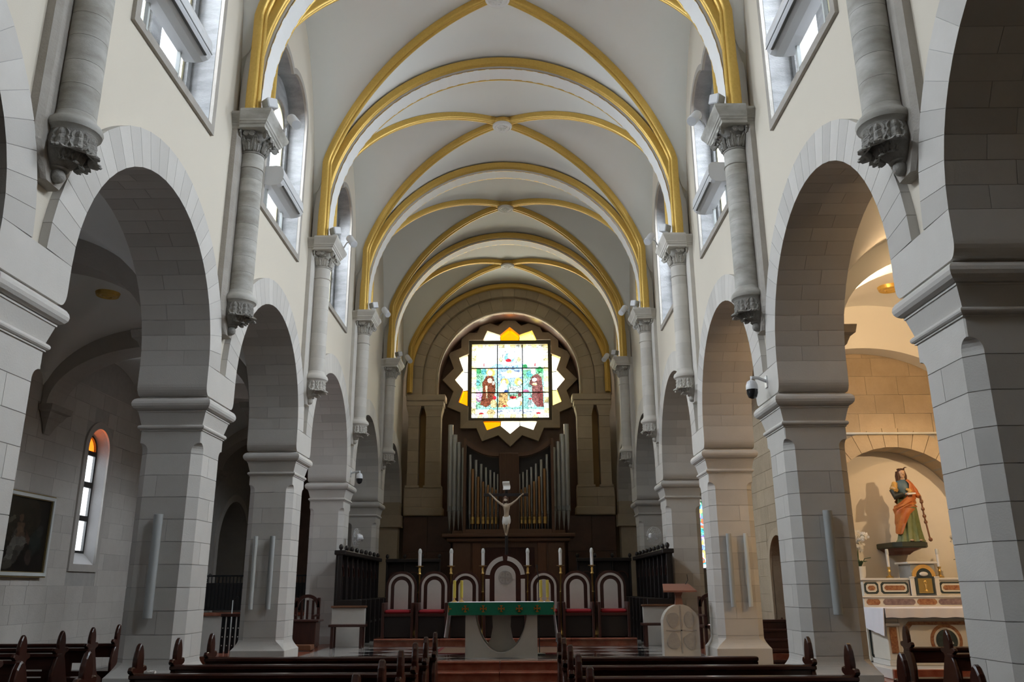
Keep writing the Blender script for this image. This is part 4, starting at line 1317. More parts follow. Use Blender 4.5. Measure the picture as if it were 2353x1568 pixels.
# ---- prayer desk with chair, left, and wooden chair, right
t = thing('prayer_desk', 'dark wooden prayer desk standing between two left pillars', 'desk', (-4.12, 18.0, .432))
MB().cbox(-.42, .34, -.18, .22, .06, .54, .01).build('body', 'wood_dark', t)
MB().cbox(-.46, .40, -.24, .26, .54, .58, .01).build('top', 'wood_dark', t)
MB().cbox(-.42, .34, -.50, -.20, .02, .12, .01).build('kneeler', 'wood_brown', t)
def armchair(label, loc, m='wood_dark'):
    t = thing('wooden_armchair', label, 'chair', loc, 'wooden armchairs by the pillars')
    for (x, y, h) in ((-.24, -.22, .62), (.24, -.22, .62), (-.24, .24, 1.0), (.24, .24, 1.0)):
        MB().cbox(x - .03, x + .03, y - .03, y + .03, 0, h, .006).build('leg', m, t)
    MB().cbox(-.27, .27, -.25, .27, .40, .46, .01).build('seat', m, t)
    rg = arc(0, .80, .27, 0, PI, 14) + arc(0, .80, .20, PI, 0, 14)
    MB().prism(rg, .21, .27, 'y').build('back_rail', m, t)
    for x in (-.12, 0, .12): MB().cbox(x - .025, x + .025, .225, .255, .45, .95, .005).build('back_slat', m, t)
    for x in (-.25, .25): MB().cbox(x - .03, x + .03, -.26, .26, .62, .66, .01).build('armrest', m, t)
    return t
armchair('dark wooden armchair behind the prayer desk on the left', (-4.25, 18.75, .432))
armchair('dark wooden armchair beside the pillar right of the lectern', (4.22, 17.6, .432))
t = thing('small_candle', 'single white candle in a low dish by the left pillar', 'candle', (-4.12, 17.30, .432))
MB().lathe([(.05, 0), (.055, .02), (.02, .03), (.02, .07), (.03, .08)], (0, 0, 0), 12).build('dish', 'pot_white', t)
MB().lathe([(.014, .078), (.014, .30), (.004, .31)], (0, 0, 0), 10).build('candle', 'candle_white', t)

# ---- choir stalls
def stall_run(label, loc, rz, L, seats):
    t = thing('choir_stall', label, 'stall', loc, 'dark choir stalls', rz)
    m = 'wood_black'
    MB().box(-L / 2, L / 2, .26, .32, 0, 1.92).build('back_panel', m, t)
    MB().cbox(-L / 2 - .03, L / 2 + .03, .10, .36, 1.90, 2.0, .015).build('cornice', m, t)
    for i in range(seats + 1):
        x = -L / 2 + L * i / seats
        MB().cbox(x - .03, x + .03, -.28, .27, 0, .95, .01).build('arm_divider', m, t)
        MB().cbox(x - .025, x + .025, .18, .27, .95, 1.9, .008).build('colonnette', m, t)
        b = MB().sphere((x, .22, 2.07), .05, 10, 6, (1, 1, 1.3)); b.lathe([(.03, 2.0), (.02, 2.02)], (x, .22, 0), 8); b.build('finial', m, t)
    for i in range(seats):
        a = -L / 2 + L * i / seats + .03; b_ = -L / 2 + L * (i + 1) / seats - .03
        MB().box(a, b_, -.22, .26, .42, .47).build('seat', m, t)
        c = (a + b_) / 2; hw = (b_ - a) / 2
        MB().prism(arc(c, 1.45, hw * .9, 0, PI, 10) + arc(c, 1.45, hw * .75, PI, 0, 10), .235, .262, 'y').build('back_arch', 'wood_dark', t)
    return t
stall_run('nearly black carved choir stall along the left side of the sanctuary', (-3.38, 21.55, .432), PI / 2, 5.0, 8)
stall_run('nearly black carved choir stall along the right side of the sanctuary', (3.38, 21.55, .432), -PI / 2, 5.0, 8)
stall_run('nearly black choir stall facing the camera left of the organ case', (-2.70, 24.6, .432), 0, 1.5, 3)
stall_run('nearly black choir stall facing the camera right of the organ case', (2.75, 24.6, .432), 0, 1.5, 3)
for s in (-1, 1):
    t = thing('low_marble_wall', 'low white marble wall with wooden ledge in front of the %s choir stall' % SIDE[s], 'wall', (s * 3.32, 18.88, .432), 'low marble walls of the choir')
    a, b = sorted((-.35 * s, .36 * s))
    MB().cbox(a, b, -.06, .06, 0, .79, .006).build('panel', 'marble_white', t)
    MB().cbox(a - .02, b + .02, -.10, .10, .79, .83, .008).build('ledge', 'wood_brown', t)
    t = thing('low_bench', 'plain dark wooden bench in front of the choir on the %s' % SIDE[s], 'bench', (s * 3.25, 18.45, .432), 'low wooden benches')
    MB().cbox(-.38, .38, -.16, .16, .42, .47, .008).build('seat', 'wood_dark', t)
    for x in (-.30, .30):
        for y in (-.11, .11): MB().cbox(x - .03, x + .03, y - .03, y + .03, 0, .42, .004).build('leg', 'wood_dark', t)

# ---- organ
t = thing('pipe_organ', 'pipe organ in brown wooden case below the star window', 'organ', (.0, 27.9, .432))
def ob(x0, x1, y0, y1, z0, z1, nm, m='wood_organ', c=.01, par=None): return MB().cbox(x0, x1, y0, y1, z0, z1, c).build(nm, m, par or t, world=par is None)
ob(-1.80, 1.80, 27.60, 28.5, .432, 3.10, 'case')
for i, (xa, xb) in enumerate(((-1.80, -1.20), (-1.18, -.86), (.90, 1.22), (1.24, 1.80))):
    ob(xa + .02, xb - .02, 27.55, 27.61, .60, 3.02, 'case_panel', 'wood_brown' if i in (1, 2) else 'wood_organ')
ob(-.78, .82, 27.56, 27.62, .55, 2.86, 'console_recess', 'wood_dark')
ob(-2.14, 2.14, 27.30, 28.55, 3.17, 3.29, 'shelf', 'wood_organ', .03)
ob(-1.98, 1.98, 27.42, 28.55, 3.04, 3.168, 'shelf_moulding', 'wood_organ', .03)
ob(-1.84, -1.40, 27.9, 28.4, 3.292, 3.42, 'pipe_rack'); ob(1.40, 1.84, 27.9, 28.4, 3.292, 3.42, 'pipe_rack')
ob(-1.40, 1.40, 27.75, 28.4, 3.292, 3.45, 'pipe_rack')
ob(-1.40, 1.40, 28.3, 28.45, 3.45, 6.2, 'swell_back', 'wood_black') if False else None
for s in (-1, 1):
    a, b = sorted((s * 1.40, s * 1.49))
    ob(a, b, 27.72, 28.4, 3.292, 6.40, 'case_post')
    # swept top rail and dark swell panel
    pts = []
    for i in range(21):
        f = i / 20
        pts.append((s * (1.45 - 1.13 * f), 5.81 + .44 * (1 - f) ** 2.2))
    up = [(x, z + .11 + .09 * (i / 20) ) for i, (x, z) in enumerate(pts[::-1])]
    MB().prism(pts + up, 27.75, 27.95, 'y').build('swept_rail', 'wood_organ', t, world=True)
    pan = pts + [(s * .30, 3.45), (s * 1.45, 3.45)]
    MB().prism(pan, 28.05, 28.12, 'y').build('swell_panel', 'wood_black', t, world=True)
ob(-.31, .35, 27.80, 28.4, 3.292, 5.93, 'centre_tower')
for i in range(15):
    x = -.29 + i * .0435
    MB().cbox(x, x + .026, 27.77, 27.81, 3.32, 5.91, .004).build('tower_slat', 'wood_organ', t, world=True)
def pipe(x, y, r, ztop, zmouth, m, mid):
    b = MB().lathe([(.008, 3.43), (r * .9, zmouth - .02), (r, zmouth), (r, ztop - .03)], (x, y, 0), 14)
    b.lathe([(r * 1.01, ztop - .03), (r * 1.01, ztop), (r * .8, ztop)], (x, y, 0), 14)
    o = b.build('organ_pipe' if m != 'copper_pipe' else 'reed_pipe', m, t, world=True)
    off = Vector((-t.location.x, -t.location.y, -t.location.z))
    if mid:
        q = MB().box(x - r * .72, x + r * .72, y - r * 1.04, y - r * .6, zmouth + .01, zmouth + r * 1.6)
        q.v = [(v[0] + off.x, v[1] + off.y, v[2] + off.z) for v in q.v]
        q.build('pipe_mouth', 'marble_grey', o)
        q = MB().lathe([(r * 1.05, zmouth - .03), (r * 1.12, zmouth - .02), (r * 1.05, zmouth - .01)], (x, y, 0), 14)
        q.v = [(v[0] + off.x, v[1] + off.y, v[2] + off.z) for v in q.v]
        q.build('pipe_ring', 'marble_grey', o)
    else:
        q = MB().lathe([(r, zmouth - .10), (r * 1.35, zmouth - .09), (r * 1.35, zmouth + .02), (r * 1.1, zmouth + .03), (r * 1.3, zmouth + .04), (r * 1.3, zmouth + .12), (r, zmouth + .13)], (x, y, 0), 14)
        q.v = [(v[0] + off.x, v[1] + off.y, v[2] + off.z) for v in q.v]
        q.build('boot', 'brass', o)
zz = lambda v: 3.29 + (1228 - v) / 70.9
for s in (-1, 1):
    for (du, v, r) in ((135, 970, .085), (125, 994, .08), (114.5, 1012, .075), (104.5, 1025.5, .070)):
        pipe(s * du / 69.2, 28.05, r, zz(v), 4.08, 'organ_pipe', True)
    for (du, v, r) in ((88.5, 1043, .055), (75, 1055.5, .052), (63, 1065, .047), (52, 1073, .043), (42, 1079.5, .040), (33, 1084.5, .036), (24.8, 1089, .034)):
        pipe(s * du / 69.2, 27.98, r, zz(v), 3.95, 'organ_pipe', True)
    for (du, v, r) in ((82, 1078, .050), (69.5, 1096, .045), (58, 1107.5, .042), (47, 1115.5, .038), (37.5, 1121, .034), (28.8, 1126, .032)):
        pipe(s * du / 69.2, 27.86, r, zz(v), 3.72, 'copper_pipe', False)

# ---- crucifix on its pole behind the throne
t = thing('crucifix', 'carved crucifix with pale figure on a dark cross, on a pole behind the throne', 'crucifix', (.04, 20.25, DZ))
B = 2.78 - DZ                         # height of the feet above the dais
MB().cbox(-.035, .035, -.03, .03, 0, B + 1.30, .006).build('upright', 'wood_black', t)
MB().cbox(-.54, .52, -.045, -.0, B + .93, B + 1.0, .006).build('cross_beam', 'wood_black', t)
MB().lathe([(.22, 0), (.22, .03), (.08, .08), (.05, .12)], (0, 0, 0), 16).build('stand_foot', 'wood_black', t)
rr = []
for i in range(9):
    f = i / 8
    rr.append([(-.085 + .01 * math.sin(f * 6), -.062 - .012 * math.cos(f * 7), B + 1.08 + .20 * f), (.085 + .012 * math.sin(f * 5), -.058 - .012 * math.cos(f * 7), B + 1.085 + .20 * f), (.085 + .012 * math.sin(f * 5), -.050 - .012 * math.cos(f * 7), B + 1.085 + .20 * f), (-.085 + .01 * math.sin(f * 6), -.054 - .012 * math.cos(f * 7), B + 1.08 + .20 * f)])
MB().loft(rr, True, True).build('title_scroll', 'paper', t)
def skin_body(name, m, parent, pts, edges, lvl=2):
    me = bpy.data.meshes.new(name)
    me.from_pydata([p[0] for p in pts], edges, [])
    o = link(name, me, parent)
    md = o.modifiers.new('skin', 'SKIN'); md.use_smooth_shade = True
    sv = me.skin_vertices[0].data if me.skin_vertices else None
    if sv is None:
        bm = bmesh.new(); bm.from_mesh(me); bm.verts.layers.skin.verify(); bm.to_mesh(me); bm.free()
        sv = me.skin_vertices[0].data
    for i, p in enumerate(pts):
        r = p[1]; sv[i].radius = r if isinstance(r, tuple) else (r, r)
    sv[0].use_root = True
    ss = o.modifiers.new('sub', 'SUBSURF'); ss.levels = lvl; ss.render_levels = lvl
    me.materials.append(MATS[m])
    return o
y = -.085
P = [((0, y, B + .40), (.070, .055)),                                                       # pelvis
     ((.005, y - .005, B + .50), (.060, .045)), ((.0, y - .015, B + .62), (.082, .055)), ((-.005, y - .01, B + .70), (.075, .05)), ((-.01, y - .015, B + .765), (.030, .03)),
     ((-.02, y - .045, B + .82), (.045, .05)), ((-.022, y - .05, B + .885), (.040, .045)),
     ((.11, y, B + .735), (.032, .032)), ((.235, y + .01, B + .83), (.024, .024)), ((.345, y + .03, B + .945), (.017, .017)), ((.385, y + .035, B + .975), (.020, .012)),
     ((-.115, y, B + .735), (.032, .032)), ((-.235, y + .01, B + .83), (.024, .024)), ((-.345, y + .03, B + .945), (.017, .017)), ((-.385, y + .035, B + .985), (.020, .012)),
     ((.045, y - .01, B + .34), (.048, .048)), ((.035, y - .05, B + .20), (.032, .034)), ((.012, y - .02, B + .06), (.020, .022)), ((.0, y - .05, B + .0), (.018, .014)),
     ((-.045, y - .01, B + .34), (.048, .048)), ((-.045, y - .05, B + .20), (.032, .034)), ((-.02, y - .0, B + .07), (.020, .022)), ((-.018, y - .03, B + .01), (.018, .014))]
E_ = [(0, 1), (1, 2), (2, 3), (3, 4), (4, 5), (5, 6), (3, 7), (7, 8), (8, 9), (9, 10), (3, 11), (11, 12), (12, 13), (13, 14), (0, 15), (15, 16), (16, 17), (17, 18), (0, 19), (19, 20), (20, 21), (21, 22)]
for (hv, sx) in ((10, 1), (14, -1)):
    hx, hy, hz = P[hv][0]
    for q in range(4):
        P.append(((hx + sx * (.030 + .004 * (q == 1 or q == 2)), hy - .012, hz + .014 * (q - 1.5) + .012), (.0060, .0060))); E_.append((hv, len(P) - 1))
    P.append(((hx + sx * .004, hy - .022, hz + .030), (.0065, .0065))); E_.append((hv, len(P) - 1))
body = skin_body('body', 'corpus', t, P, E_)
h = MB().sphere((-.02, y - .03, B + .875), .052, 12, 8, (1, 1, 1.1)); h.sphere((-.028, y - .075, B + .80), .028, 8, 6, (1, .7, 1.2))
h.tube([(-.06, y - .02, B + .87), (-.07, y - .03, B + .80), (-.06, y - .05, B + .73)], [.02, .022, .01], 6); h.tube([(.025, y - .02, B + .87), (.035, y - .03, B + .80), (.035, y - .04, B + .74)], [.02, .022, .01], 6)
h.build('hair_and_beard', 'hair', t)
rings = []
for (z, rx, ry) in ((B + .46, .082, .062), (B + .41, .092, .072), (B + .36, .100, .078), (B + .31, .098, .074), (B + .275, .088, .066)):
    rings.append([(rx * math.cos(a) * (1 + .05 * math.sin(7 * a)), y - .005 + ry * math.sin(a) * (1 + .06 * math.sin(6 * a + z * 40)), z + .025 * math.sin(a * 1.0 + .5)) for a in [2 * PI * i / 28 for i in range(28)]])
MB().loft(rings, True, True).build('loincloth', 'loin_cloth', t)

# ================================================================== PEWS
def end_board(h=1.11):
    k = h / 1.11
    p = [(0, 0), (.48, 0), (.48, .36), (.46, .43), (.40, .46), (.32, .49), (.27, .58), (.235, .68), (.20, .76), (.165, .82), (.185, .85), (.235, .865), (.255, .885), (.24, .91), (.20, .915), (.155, .905),
         (.16, .95), (.155, 1.0), (.135, 1.06), (.105, 1.105), (.085, 1.115), (.065, 1.105), (.035, 1.06), (.015, 1.0), (.01, .95), (.015, .905), (-.03, .915), (-.07, .91), (-.085, .885), (-.065, .865), (-.015, .85), (.005, .82), (-.03, .76), (-.06, .68), (-.08, .58), (-.06, .40)]
    return [(a, b * k) for a, b in p]
EB = {}
def board_mesh():
    if 'b' not in EB:
        pts = end_board()
        def sc(f, e): 
            cx, cz = .09, .5
            return [(cx + (a - cx) * f, b if b == 0 else cz + (b - cz) * (1 - (1 - f) * .3)) for a, b in pts]
        rings = [[(-.024, a, b) for a, b in sc(.93, 0)], [(-.014, a, b) for a, b in pts], [(.014, a, b) for a, b in pts], [(.024, a, b) for a, b in sc(.93, 0)]]
        me = MB().loft(rings).mesh('pew_end'); me.materials.append(MATS['wood_pew']); EB['b'] = me
    return EB['b']
def pew(label, xa, xb, y, group, open_back=False, ends=(True, True), front=False):
    t = thing('pew', label, 'pew', ((xa + xb) / 2, y, 0.002), group)
    L = (xb - xa) / 2
    m = 'wood_pew'
    for e, sx in zip(ends, (-1, 1)):
        if e: link('pew_end', board_mesh(), t, (sx * (L - .03), 0, 0))
        else: MB().cbox(sx * (L - .03) - .03, sx * (L - .03) + .03, -.01, .40 if not front else .25, 0, .80, .01).build('end_panel', m, t)
    MB().cbox(-L, L, -.035, .10, .80, .85, .012).build('top_rail', m, t)
    if not open_back:
        MB().box(-L + .05, L - .05, .0, .03, .10, .80).build('back_panel', m, t)
        MB().cbox(-L + .05, L - .05, -.02, .03, .44, .50, .008).build('book_ledge', m, t)
    else:
        MB().box(-L + .05, L - .05, .0, .03, .66, .80).build('back_panel', m, t)
        MB().box(-L + .05, L - .05, .0, .03, .30, .47).build('lower_rail', m, t)
        n = max(2, int(L * 2 / .55))
        for i in range(1, n):
            x = -L + 2 * L * i / n
            MB().box(x - .05, x + .05, .0, .03, .47, .66).build('back_slat', m, t)
    if not front:
        MB().cbox(-L + .05, L - .05, .03, .44, .42, .45, .008).build('seat', m, t)
        MB().cbox(-L + .06, L - .06, -.34, -.16, .14, .19, .01).build('kneeler', m, t)
    return t
LY = [10.3, 9.3, 8.35, 7.35, 6.35, 5.35]
RY = [10.1, 9.0, 7.9, 6.8, 5.7]
for i, y in enumerate(LY):
    pew('dark polished pew on the left of the centre aisle, %s the altar' % ('nearest to' if i == 0 else ORD[i] + ' from'), -3.30, -.62, y, 'pews of the nave')
for i, y in enumerate(RY):
    pew('dark polished pew on the right of the centre aisle, %s the altar' % ('nearest to' if i == 0 else ORD[i] + ' from'), .76, 3.30 if i else 3.02, y, 'pews of the nave', ends=(True, bool(i)), front=(i == 0))
for i, y in enumerate((13.1, 12.1, 11.1, 10.05, 8.95)):
    pew('brown open backed pew in the left aisle below the painting, %s from the front' % ('first', 'second', 'third', 'fourth', 'fifth')[i], -8.35, (-5.62, -5.52, -5.42, -5.32, -4.98)[i], y, 'pews of the left aisle', open_back=True)
for i, y in enumerate((11.5, 10.4, 9.5)):
    pew('brown open backed pew facing the side altar, %s from the front' % ('first', 'second', 'third')[i], 5.33, 8.3, y, 'pews of the right aisle', open_back=True)
o = MB()
rr = []
for i in range(7):
    a = i / 6
    rr.append([(-.05 + .10 * j / 6, -.02 + .04 * a, .008 + .022 * abs(math.sin(j * 1.9 + i * 1.3)) * math.sin(PI * min(1, .2 + a * .7))) for j in range(7)] + [(.05, -.02 + .04 * a, 0), (-.05, -.02 + .04 * a, 0)])
o.loft(rr).build('tissue', 'paper')
o = bpy.data.objects['tissue']; o.location = (-3.12, 8.37, .856); tag(o, 'crumpled white tissue lying on the rail of the third left pew', 'tissue')

# ================================================================== SIDE ALTAR WITH THE SAINT
st = struct_empty('floor_altar_steps', (AX, 13.6, 0), 0, 'white and red steps of the side altar')
MB().cbox(5.35, 8.6, 12.55, 14.9, .002, .14, .01).build('step', 'marble_white', st, world=True)
MB().cbox(5.60, 8.5, 12.90, 14.9, .142, .29, .01).build('step', 'marble_red', st, world=True)
MB().cbox(5.80, 8.4, 13.25, 14.9, .292, .44, .01).build('step', 'marble_white', st, world=True)
MB().cbox(5.82, 8.38, 13.22, 13.40, .30, .43, .01).build('step_front', 'marble_red', st, world=True)
sa = thing('side_altar', 'inlaid coloured marble side altar below the saint statue', 'altar', (AX, 14.0, .442))
def sb(x0, x1, y0, y1, z0, z1, nm, m, par=None, c=.006):
    b = MB().cbox(x0, x1, y0, y1, z0, z1, c)
    p = par or sa
    if par is not None: b.v = [(v[0] - sa.location.x, v[1] - sa.location.y, v[2] - sa.location.z) for v in b.v]; return b.build(nm, m, par)
    return b.build(nm, m, sa, world=True)
def octp(cx, cz, hx, hz, c): return [(cx - hx + c, cz - hz), (cx + hx - c, cz - hz), (cx + hx, cz - hz + c), (cx + hx, cz + hz - c), (cx + hx - c, cz + hz), (cx - hx + c, cz + hz), (cx - hx, cz + hz - c), (cx - hx, cz - hz + c)]
def inlay(cx, cz, hx, hz, y, m, rnd=True):
    c = min(hx, hz) * .35
    MB().prism(octp(cx, cz, hx, hz, c), y - .006, y + .02, 'y').build('inlay_border', 'marble_inlay_green', sa, world=True)
    MB().prism(octp(cx, cz, hx - .028, hz - .028, c * .9), y - .010, y + .02, 'y').build('inlay_fillet', 'marble_cream', sa, world=True)
    MB().prism(octp(cx, cz, hx - .055, hz - .055, c * .8), y - .014, y + .02, 'y').build('inlay_field', m, sa, world=True)
MX = 6.88
# mensa block
sb(MX - .70, MX + .70, 13.72, 14.30, .442, 1.20, 'altar_front', 'marble_cream')
sb(MX - .92, MX + .92, 13.62, 14.40, 1.20, 1.275, 'mensa', 'marble_white')
sb(MX - .92, MX + .92, 13.66, 14.40, 1.12, 1.198, 'mensa_moulding', 'marble_grey')
for s in (-1, 1):
    sb(MX + s * .80 - .09, MX + s * .80 + .09, 13.70, 14.3, .52, 1.118, 'altar_pier', 'marble_cream')
    sb(MX + s * .80 - .055, MX + s * .80 + .055, 13.685, 13.72, .62, 1.0, 'pier_inlay', 'marble_inlay_red')
    sb(MX + s * .80 - .12, MX + s * .80 + .12, 13.66, 14.3, .442, .518, 'pier_foot', 'marble_white')
    sb(MX + s * .80 - .11, MX + s * .80 + .11, 13.67, 14.3, 1.02, 1.06, 'pier_cap', 'marble_white')
MB().prism([(MX - .64, .55), (MX + .64, .55), (MX + .60, 1.02), (MX + .54, 1.08), (MX - .54, 1.08), (MX - .60, 1.02)], 13.705, 13.73, 'y').build('front_border', 'marble_inlay_red', sa, world=True)
MB().prism([(MX - .58, .55), (MX + .58, .55), (MX + .54, .98), (MX + .49, 1.03), (MX - .49, 1.03), (MX - .54, .98)], 13.698, 13.73, 'y').build('front_panel', 'marble_cream', sa, world=True)
for (r, yy, m) in ((.245, 13.692, 'marble_inlay_red'), (.195, 13.686, 'marble_cream'), (.165, 13.680, 'marble_inlay_green')):
    MB().prism(arc(MX, .80, r, 0, 2 * PI, 30)[:-1], yy, 13.72, 'y').build('roundel', m, sa, world=True)
MB().prism([(MX - .02, .70), (MX + .05, .74), (MX + .10, .76), (MX + .07, .81), (MX + .03, .84), (MX + .0, .92), (MX - .03, .90), (MX - .04, .80)], 13.674, 13.70, 'y').build('roundel_figure', 'marble_white', sa, world=True)
# retable: lower band, gradine, wings down to the step
sb(5.98, 7.96, 14.42, 14.86, .442, 1.28, 'retable_body', 'marble_grey')
for s in (-1, 1):
    x = AX + s * .87
    sb(x - .15, x + .15, 14.38, 14.46, .46, 1.27, 'wing', 'marble_cream')
    inlay(x, .86, .12, .36, 14.38, 'marble_inlay_red')
sb(5.95, 7.99, 14.36, 14.86, 1.28, 1.43, 'lower_band', 'marble_cream')
for (cx, hx, m) in ((6.10, .11, 'marble_inlay_red'), (6.52, .26, 'marble_inlay_violet'), (AX, .16, 'marble_inlay_red'), (7.42, .26, 'marble_inlay_violet'), (7.84, .11, 'marble_inlay_red')):
    MB().prism(octp(cx, 1.36, hx, .045, .03), 14.352, 14.38, 'y').build('band_inlay', m, sa, world=True)
sb(5.92, 8.02, 14.33, 14.86, 1.43, 1.455, 'band_cornice', 'marble_white')
sb(5.98, 6.74, 14.40, 14.86, 1.455, 1.70, 'gradine', 'marble_cream'); sb(7.20, 7.96, 14.40, 14.86, 1.455, 1.70, 'gradine', 'marble_cream')
for (cx, hx) in ((6.11, .115), (6.49, .225), (7.45, .225), (7.83, .115)): inlay(cx, 1.58, hx, .092, 14.40, 'marble_inlay_red')
sb(5.94, 6.75, 14.37, 14.86, 1.70, 1.735, 'gradine_top', 'marble_white'); sb(7.19, 8.0, 14.37, 14.86, 1.70, 1.735, 'gradine_top', 'marble_white')
# tabernacle
tb = thing('tabernacle', 'marble tabernacle with gilt door in the middle of the side altar', 'tabernacle', (AX, 14.5, 1.456))
MB().cbox(-.20, .20, -.14, .30, 0, .50, .006).build('body', 'marble_grey', tb)
MB().cbox(-.25, .25, -.17, .33, .50, .535, .008).build('cornice', 'marble_white', tb)
for s in (-1, 1):
    MB().cbox(s * .20 - .035, s * .20 + .035, -.165, -.135, 0, .28, .004).build('pilaster', 'marble_cream', tb)
    MB().cbox(s * .20 - .045, s * .20 + .045, -.172, -.135, .28, .30, .004).build('pilaster_cap', 'marble_white', tb)
MB().prism(arc(0, .30, .19, 0, PI, 20) + arc(0, .30, .13, PI, 0, 20), -.165, -.135, 'y').build('arch', 'marble_yellow', tb)
MB().prism(arc(0, .30, .128, 0, PI, 20), -.155, -.135, 'y').build('lunette', 'marble_inlay_green', tb)
MB().sphere((0, -.158, .34), .06, 12, 8, (1.2, .4, .6)).build('dove', 'marble_white', tb)
MB().cbox(-.15, .15, -.16, -.135, .02, .285, .004).build('door_surround', 'marble_inlay_green', tb)
dd_ = MB().cbox(-.115, .115, -.175, -.155, .04, .27, .006).build('door', 'brass', tb)
b = MB().sphere((0, -.178, .21), .03, 10, 6, (1, .4, 1)); b.lathe([(.03, .07), (.012, .10), (.018, .14), (.03, .18)], (0, -.178, 0), 10); b.build('chalice_relief', 'brass', dd_)
# cloth
cl = thing('side_altar_cloth', 'white cloth with hanging edge on the side altar table', 'cloth', (MX, 14.0, 1.277))
MB().cbox(-.95, .95, -.41, .36, 0, .008, .003).build('cloth_top', 'cloth_white', cl)
rings = []
for i in range(41):
    x = -.93 + 1.86 * i / 40
    wv = .010 * math.sin(i * 1.15)
    rings.append([(x, -.405, .006), (x, -.418, .0), (x, -.425 + wv, -.135 + .006 * math.sin(i * .9)), (x, -.418 + wv, -.135 + .006 * math.sin(i * .9)), (x, -.408, -.01)])
MB().loft(rings, True, True).build('cloth_front', 'cloth_white', cl)
for s in (-1, 1):
    rings = []
    for i in range(15):
        yv = -.41 + .77 * i / 14
        wv = .012 * math.sin(i * 1.4)
        rings.append([(s * .945, yv, .006), (s * .955, yv, .0), (s * (.985 + wv), yv, -.30 - .10 * (1 - i / 14)), (s * (.975 + wv), yv, -.30 - .10 * (1 - i / 14)), (s * .942, yv, -.01)])
    MB().loft(rings, True, True).build('cloth_end', 'cloth_white', cl)
# candles and orchids on the retable
for (x, w) in ((6.53, 'left of the tabernacle'), (7.37, 'right of the tabernacle')):
    t = thing('retable_candle', 'white candle in a gilt holder on the side altar, ' + w, 'candle', (x, 14.62, 1.737), 'candles on the side altar')
    MB().lathe([(.06, 0), (.06, .02), (.025, .04), (.018, .08), (.03, .11), (.016, .14), (.03, .165), (.03, .18)], (0, 0, 0), 14).build('holder', 'brass', t)
    MB().lathe([(.022, .178), (.022, .40), (.004, .41)], (0, 0, 0), 12).build('candle', 'candle_white', t)
    MB().lathe([(.026, .38), (.028, .40), (.026, .46), (.018, .47)], (0, 0, 0), 12).build('glass_cap', 'grey_light', t)
def petal_mesh():
    vs = []
    for k in range(5):
        a = 2 * PI * k / 5
        for (r, w) in ((.004, 0), (.022, .014), (.036, 0)):
            pass
    b = MB()
    for k in range(5):
        a = 2 * PI * k / 5; ca, sa_ = math.cos(a), math.sin(a)
        q = [(0, -.004, 0), (.020 * ca - .013 * sa_, .003, .020 * sa_ + .013 * ca), (.036 * ca, -.006, .036 * sa_), (.020 * ca + .013 * sa_, .003, .020 * sa_ - .013 * ca)]
        b.add(q + [(x, y + .004, z) for x, y, z in q], [(0, 1, 2, 3), (7, 6, 5, 4), (0, 4, 5, 1), (1, 5, 6, 2), (2, 6, 7, 3), (3, 7, 4, 0)])
    b.sphere((0, -.008, 0), .008, 6, 4)
    me = b.mesh('flower'); me.materials.append(MATS['petal']); return me
FL = petal_mesh()
for s, w in ((-1, 'left'), (1, 'right')):
    t = thing('orchid_pot', 'white orchid in a white pot at the %s end of the side altar' % w, 'plant', (AX + s * (.93 if s < 0 else .87), 14.62, 1.737), 'orchids on the side altar')
    MB().lathe([(.075, 0), (.09, .04), (.098, .17), (.10, .19), (.085, .19), (.08, .15)], (0, 0, 0), 18).build('pot', 'pot_white', t)
    rg = random.Random(5 + s)
    for i in range(11):
        a = rg.random() * 2 * PI; ln = .13 + .08 * rg.random()
        pts = [(0.02 * math.cos(a), .02 * math.sin(a), .17), (ln * .5 * math.cos(a), ln * .5 * math.sin(a), .17 + ln * .75), (ln * math.cos(a), ln * math.sin(a), .17 + ln * (.5 + .4 * rg.random()))]
        MB().sweep(pts, [(-.026, 0), (0, -.006), (.026, 0), (0, .006)], Vector((0, 0, 1))).build('leaf', 'leaf', t)
    for i in range(5):
        a = (rg.random() - .5) * 2.4 - PI / 2 if i < 3 else rg.random() * 2 * PI; H = .42 + .18 * rg.random(); rd = .12 + .17 * rg.random()
        pts = []
        for q in range(9):
            f = q / 8
            pts.append((rd * math.cos(a) * f ** 2, rd * .6 * math.sin(a) * f ** 2, .18 + H * math.sin(f * 1.9) / math.sin(1.5)))
        MB().tube(pts, .0045, 5).build('stem', 'leaf', t)
        for q in range(3, 9):
            for z in range(4):
                p = pts[q]
                o = link('flower', FL, t, (p[0] + (rg.random() - .5) * .16, p[1] + (rg.random() - .5) * .12, p[2] + (rg.random() - .5) * .13), ((rg.random() - .5) * 1.2, (rg.random() - .5) * .8, (rg.random() - .5) * 1.6))
                o.scale = [.6 + .45 * rg.random()] * 3

# ---- statue on its bracket
bk = thing('statue_bracket', 'dark green and red wooden bracket under the saint statue', 'bracket', (AX + .03, 14.98, 2.13))
rings = []
for (z, hx, d) in ((0, .13, .12), (.05, .17, .22), (.085, .23, .34), (.10, .25, .36)):
    rings.append([(-hx, .46, z), (hx, .46, z), (hx, .46 - d - .2, z), (hx * .55, .46 - d - .36, z), (-hx * .55, .46 - d - .36, z), (-hx, .46 - d - .2, z)])
MB().loft(rings).build('bracket_moulding', 'pedestal_red', bk)
def oct_r(z, e): return [(-.29 - e, .46, z), (.31 + e, .46, z), (.31 + e, -.20, z), (.20 + e * .5, -.38 - e, z), (-.20 - e * .5, -.38 - e, z), (-.29 - e, -.20, z)]
MB().loft([oct_r(.101, -.02), oct_r(.12, .0), oct_r(.19, .0), oct_r(.20, -.02)]).build('bracket_top', 'pedestal', bk)
SZ = 2.13 + .202
